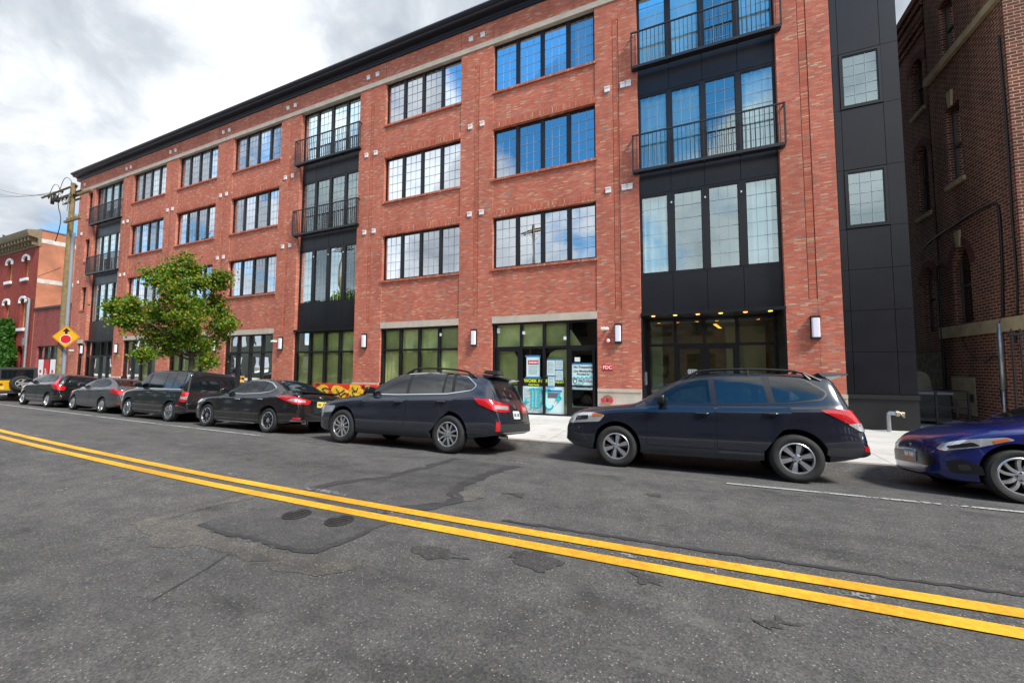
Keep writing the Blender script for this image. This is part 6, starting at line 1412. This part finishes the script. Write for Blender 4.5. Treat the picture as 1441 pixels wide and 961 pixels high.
for sg in (-1,1):
    for a, b in ((-1.15,-.12),(-2.0,-1.25),(-2.52,-2.05)):
        m = MB(); P = rpoly([(a,1.22),(b,1.22),(b,1.70),(a+.02,1.70)],.06); m.prism(P, lambda u,v,d:(u,d*(.97+.0*v)-sg*(.045*(v-1.2)),v), sg*.762, sg*.752); m.build('side_window', CG, ht)
    fl = MB(); 
    for xw in (-.70,-3.20):
        fl.prism([(xw-.52,.62),(xw-.42,.86),(xw+.42,.86),(xw+.52,.62),(xw+.47,.62),(xw+.38,.81),(xw-.38,.81),(xw-.47,.62)], lambda u,v,d:(u,d,v), sg*.78, sg*.93)
    fl.build('fender', CLAD, r)
    jb('tail_lamp', LRED, (.002,.06,sg*.70-.055,sg*.70+.055,.80,1.02)); 
    m = MB(); m.prism(rpoly([(-2.2,1.2),(-1.96,1.2),(-1.96,1.42),(-2.2,1.42)],.04), lambda u,v,d:(u-.45,d,v), sg*.80, sg*1.0); m.build('mirror', TRIM, r, smooth=True, angle=40)
    hg = MB(); hg.box(.0,.03,sg*.55-.05,sg*.55+.05,.92,.98); hg.build('hinge', TRIM, r)
jb('bumper', CLAD, (-.02,.16,-.80,.80,.46,.62)); jb('tailgate_gap', TRIM, (.001,.004,-.60,.60,.66,.672), bev=.003); jb('tailgate_handle', TRIM, (.003,.03,-.68,-.60,.86,1.06))
def jwheel(mat_, nm='wheel'):
    w = .26; R_ = .39; rm = .225
    bar = MB(); bar.lathe([(rm,-w*.4),(rm-.03,w*.3),(0,w*.3)], lambda a,b,h:(a,h,b), 32); wo = bar.build(nm, WELL, r, smooth=True, angle=40)
    ty = MB(); ty.lathe([(rm,-w*.4),(rm+.02,-w*.48),((R_+rm)/2,-w*.52),(R_-.03,-w*.47),(R_,-w*.35),(R_,w*.35),(R_-.03,w*.47),((R_+rm)/2,w*.52),(rm,w*.4)], lambda a,b,h:(a,h,b), 44); ty.build('tyre', TYRE, wo, smooth=True, angle=40)
    ri = MB(); ri.lathe([(rm+.005,-w*.44),(rm-.02,-w*.46),(rm-.025,-w*.3)], lambda a,b,h:(a,h,b), 40); ri.lathe([(.07,-w*.3),(.06,-w*.42),(0,-w*.43)], lambda a,b,h:(a,h,b), 16)
    for k in range(5):
        a = 2*PI*k/5; P = [(.05,-.045),(rm-.015,-.04),(rm-.015,.04),(.05,.045)]
        ri.prism([(u*math.cos(a)-v*math.sin(a), u*math.sin(a)+v*math.cos(a)) for u,v in P], lambda u,v,d:(u,d,v), -w*.42, -w*.28)
    ri.build('rim', SILV, wo, smooth=True, angle=35); wo.matrix_local = mat_
for xw in (-.70,-3.20):
    for sg in (-1,1): jwheel(Matrix.Translation((xw,sg*.74,.39)) @ Matrix.Rotation(0 if sg < 0 else PI, 4, 'Z'))
jwheel(Matrix.Translation((.20,.08,.98)) @ Matrix.Rotation(PI/2, 4, 'Z'), 'spare_wheel')
jb('plate_holder', PLY, (.02,.03,-.74,-.44,.68,.83), bev=.01)
# ================================================================== sky, sun, camera
def sky():
    w = bpy.data.worlds.new('World'); S.world = w; w.use_nodes = True; nt = w.node_tree; nt.nodes.clear()
    out = N(nt, 'ShaderNodeOutputWorld'); bg = N(nt, 'ShaderNodeBackground', i_Strength=SKY_STR); L(nt, bg.outputs[0], out.inputs[0])
    st = N(nt, 'ShaderNodeTexSky', sky_type='NISHITA', sun_disc=False, sun_elevation=math.radians(SUN_EL), sun_rotation=math.radians(SUN_AZ), air_density=1.2, dust_density=.6, ozone_density=2.0)
    tc = N(nt, 'ShaderNodeTexCoord'); d = tc.outputs['Generated']
    # flatten the dome a little so that clouds get smaller towards the horizon
    sp = N(nt, 'ShaderNodeSeparateXYZ'); L(nt, d, sp.inputs[0])
    zz = N(nt, 'ShaderNodeMath', operation='MULTIPLY_ADD'); L(nt, sp.outputs['Z'], zz.inputs[0]); zz.inputs[1].default_value = .75; zz.inputs[2].default_value = .42
    zc = N(nt, 'ShaderNodeMath', operation='MAXIMUM'); L(nt, zz.outputs[0], zc.inputs[0]); zc.inputs[1].default_value = .2
    dv = N(nt, 'ShaderNodeVectorMath', operation='DIVIDE'); cb = N(nt, 'ShaderNodeCombineXYZ')
    for i in range(3): L(nt, zc.outputs[0], cb.inputs[i])
    L(nt, d, dv.inputs[0]); L(nt, cb.outputs[0], dv.inputs[1]); P = dv.outputs[0]
    wp = N(nt, 'ShaderNodeTexNoise', i_Scale=1.6, i_Detail=4.0); L(nt, P, wp.inputs['Vector'])
    wm = N(nt, 'ShaderNodeVectorMath', operation='MULTIPLY_ADD'); L(nt, wp.outputs['Color'], wm.inputs[0]); wm.inputs[1].default_value = (.35,)*3; L(nt, P, wm.inputs[2])
    n1 = N(nt, 'ShaderNodeTexNoise', i_Scale=1.45, i_Detail=9.0, i_Roughness=.56); L(nt, wm.outputs[0], n1.inputs['Vector'])
    prev = n1.outputs['Fac']
    def blob(vec, lo, hi, amt):
        nonlocal prev
        v = Vector(vec).normalized(); dt = N(nt, 'ShaderNodeVectorMath', operation='DOT_PRODUCT'); L(nt, d, dt.inputs[0]); dt.inputs[1].default_value = v
        mr = N(nt, 'ShaderNodeMapRange', interpolation_type='SMOOTHSTEP'); mr.inputs[1].default_value = lo; mr.inputs[2].default_value = hi; mr.inputs[3].default_value = 0; mr.inputs[4].default_value = amt
        L(nt, dt.outputs['Value'], mr.inputs[0]); a = N(nt, 'ShaderNodeMath', operation='ADD'); L(nt, prev, a.inputs[0]); L(nt, mr.outputs[0], a.inputs[1]); prev = a.outputs[0]
    for bl in BLOBS: blob(*bl)
    cov = N(nt, 'ShaderNodeMapRange', interpolation_type='SMOOTHSTEP'); L(nt, prev, cov.inputs[0]); cov.inputs[1].default_value = .36; cov.inputs[2].default_value = .50
    n2 = N(nt, 'ShaderNodeTexNoise', i_Scale=2.1, i_Detail=8.0, i_Roughness=.58); sh = N(nt, 'ShaderNodeVectorMath', operation='ADD'); L(nt, wm.outputs[0], sh.inputs[0]); sh.inputs[1].default_value = (3.3, 1.7, .25); L(nt, sh.outputs[0], n2.inputs['Vector'])
    prev = n2.outputs['Fac']
    for bl in GREYS: blob(*bl)
    cr = ramp(nt, [(.18, tuple(c*CLOUD for c in (.29,.33,.385))), (.32, tuple(c*CLOUD for c in (.47,.505,.55))), (.46, tuple(c*CLOUD for c in (.78,.80,.825))), (.62, (CLOUD,)*3)]); L(nt, prev, cr.inputs['Fac'])
    sk = N(nt, 'ShaderNodeMix', data_type='RGBA', blend_type='MULTIPLY', i_0=1.0); L(nt, st.outputs[0], sk.inputs[6]); sk.inputs[7].default_value = SKYMUL
    mx = N(nt, 'ShaderNodeMix', data_type='RGBA'); L(nt, cov.outputs[0], mx.inputs[0]); L(nt, sk.outputs[2], mx.inputs[6]); L(nt, cr.outputs['Color'], mx.inputs[7])
    L(nt, mx.outputs[2], bg.inputs['Color'])
EXPOSURE = .84; SKY_STR = .10; SUN_EL = 50; SUN_AZ = 112; CLOUD = 8.4; SKYMUL = (.36,1.02,1.36,1)
BLOBS = [((-.80,-.50,.40), .90, .98, -.02), ((-.10,-.72,.69), .925, .985, -.36), ((0,.8,.5), -.1, .9, .10), ((-1.2,.75,.32), .955, .99, -.12), ((-1.15,1.0,.75), .965, .993, -.10)]
GREYS = [((-.78,-.52,.33), .78, .97, -.13), ((-.6,.75,.45), .2, .85, -.20), ((-.55,1.0,.92), .93, .99, -.20), ((-1.0,.9,.75), .90, .985, .16)]
sky()
sl = bpy.data.lights.new('sun', 'SUN'); sl.energy = 3.2; sl.angle = math.radians(13); sl.color = (1,.955,.89)
so = bpy.data.objects.new('sun', sl); COL.objects.link(so)
e, a = math.radians(SUN_EL), math.radians(SUN_AZ)
so.rotation_euler = Vector((math.sin(a)*math.cos(e), math.cos(a)*math.cos(e), math.sin(e))).to_track_quat('Z', 'Y').to_euler()
cam = bpy.data.cameras.new('camera'); cam.sensor_width = 36; cam.lens = 565.19/1441*36; cam.clip_start = .05; cam.clip_end = 3000
co = bpy.data.objects.new('camera', cam); COL.objects.link(co)
yw_, pt_, rl_ = .41935587, -.06301145, .00356489
def rx(t): return Matrix(((1,0,0),(0,math.cos(t),-math.sin(t)),(0,math.sin(t),math.cos(t))))
def ry(t): return Matrix(((math.cos(t),0,math.sin(t)),(0,1,0),(-math.sin(t),0,math.cos(t))))
def rz(t): return Matrix(((math.cos(t),-math.sin(t),0),(math.sin(t),math.cos(t),0),(0,0,1)))
R = rz(rl_) @ rx(pt_) @ ry(yw_) @ Matrix(((1,0,0),(0,0,-1),(0,1,0)))
co.matrix_world = Matrix.Translation((0,0,CAMZ)) @ Matrix((R[0], -R[1], -R[2])).transposed().to_4x4()
S.camera = co
S.view_settings.view_transform = 'Standard'; S.view_settings.look = 'None'; S.view_settings.gamma = 1; S.view_settings.use_curve_mapping = False
S.view_settings.exposure = EXPOSURE
S.cycles.use_denoising = True
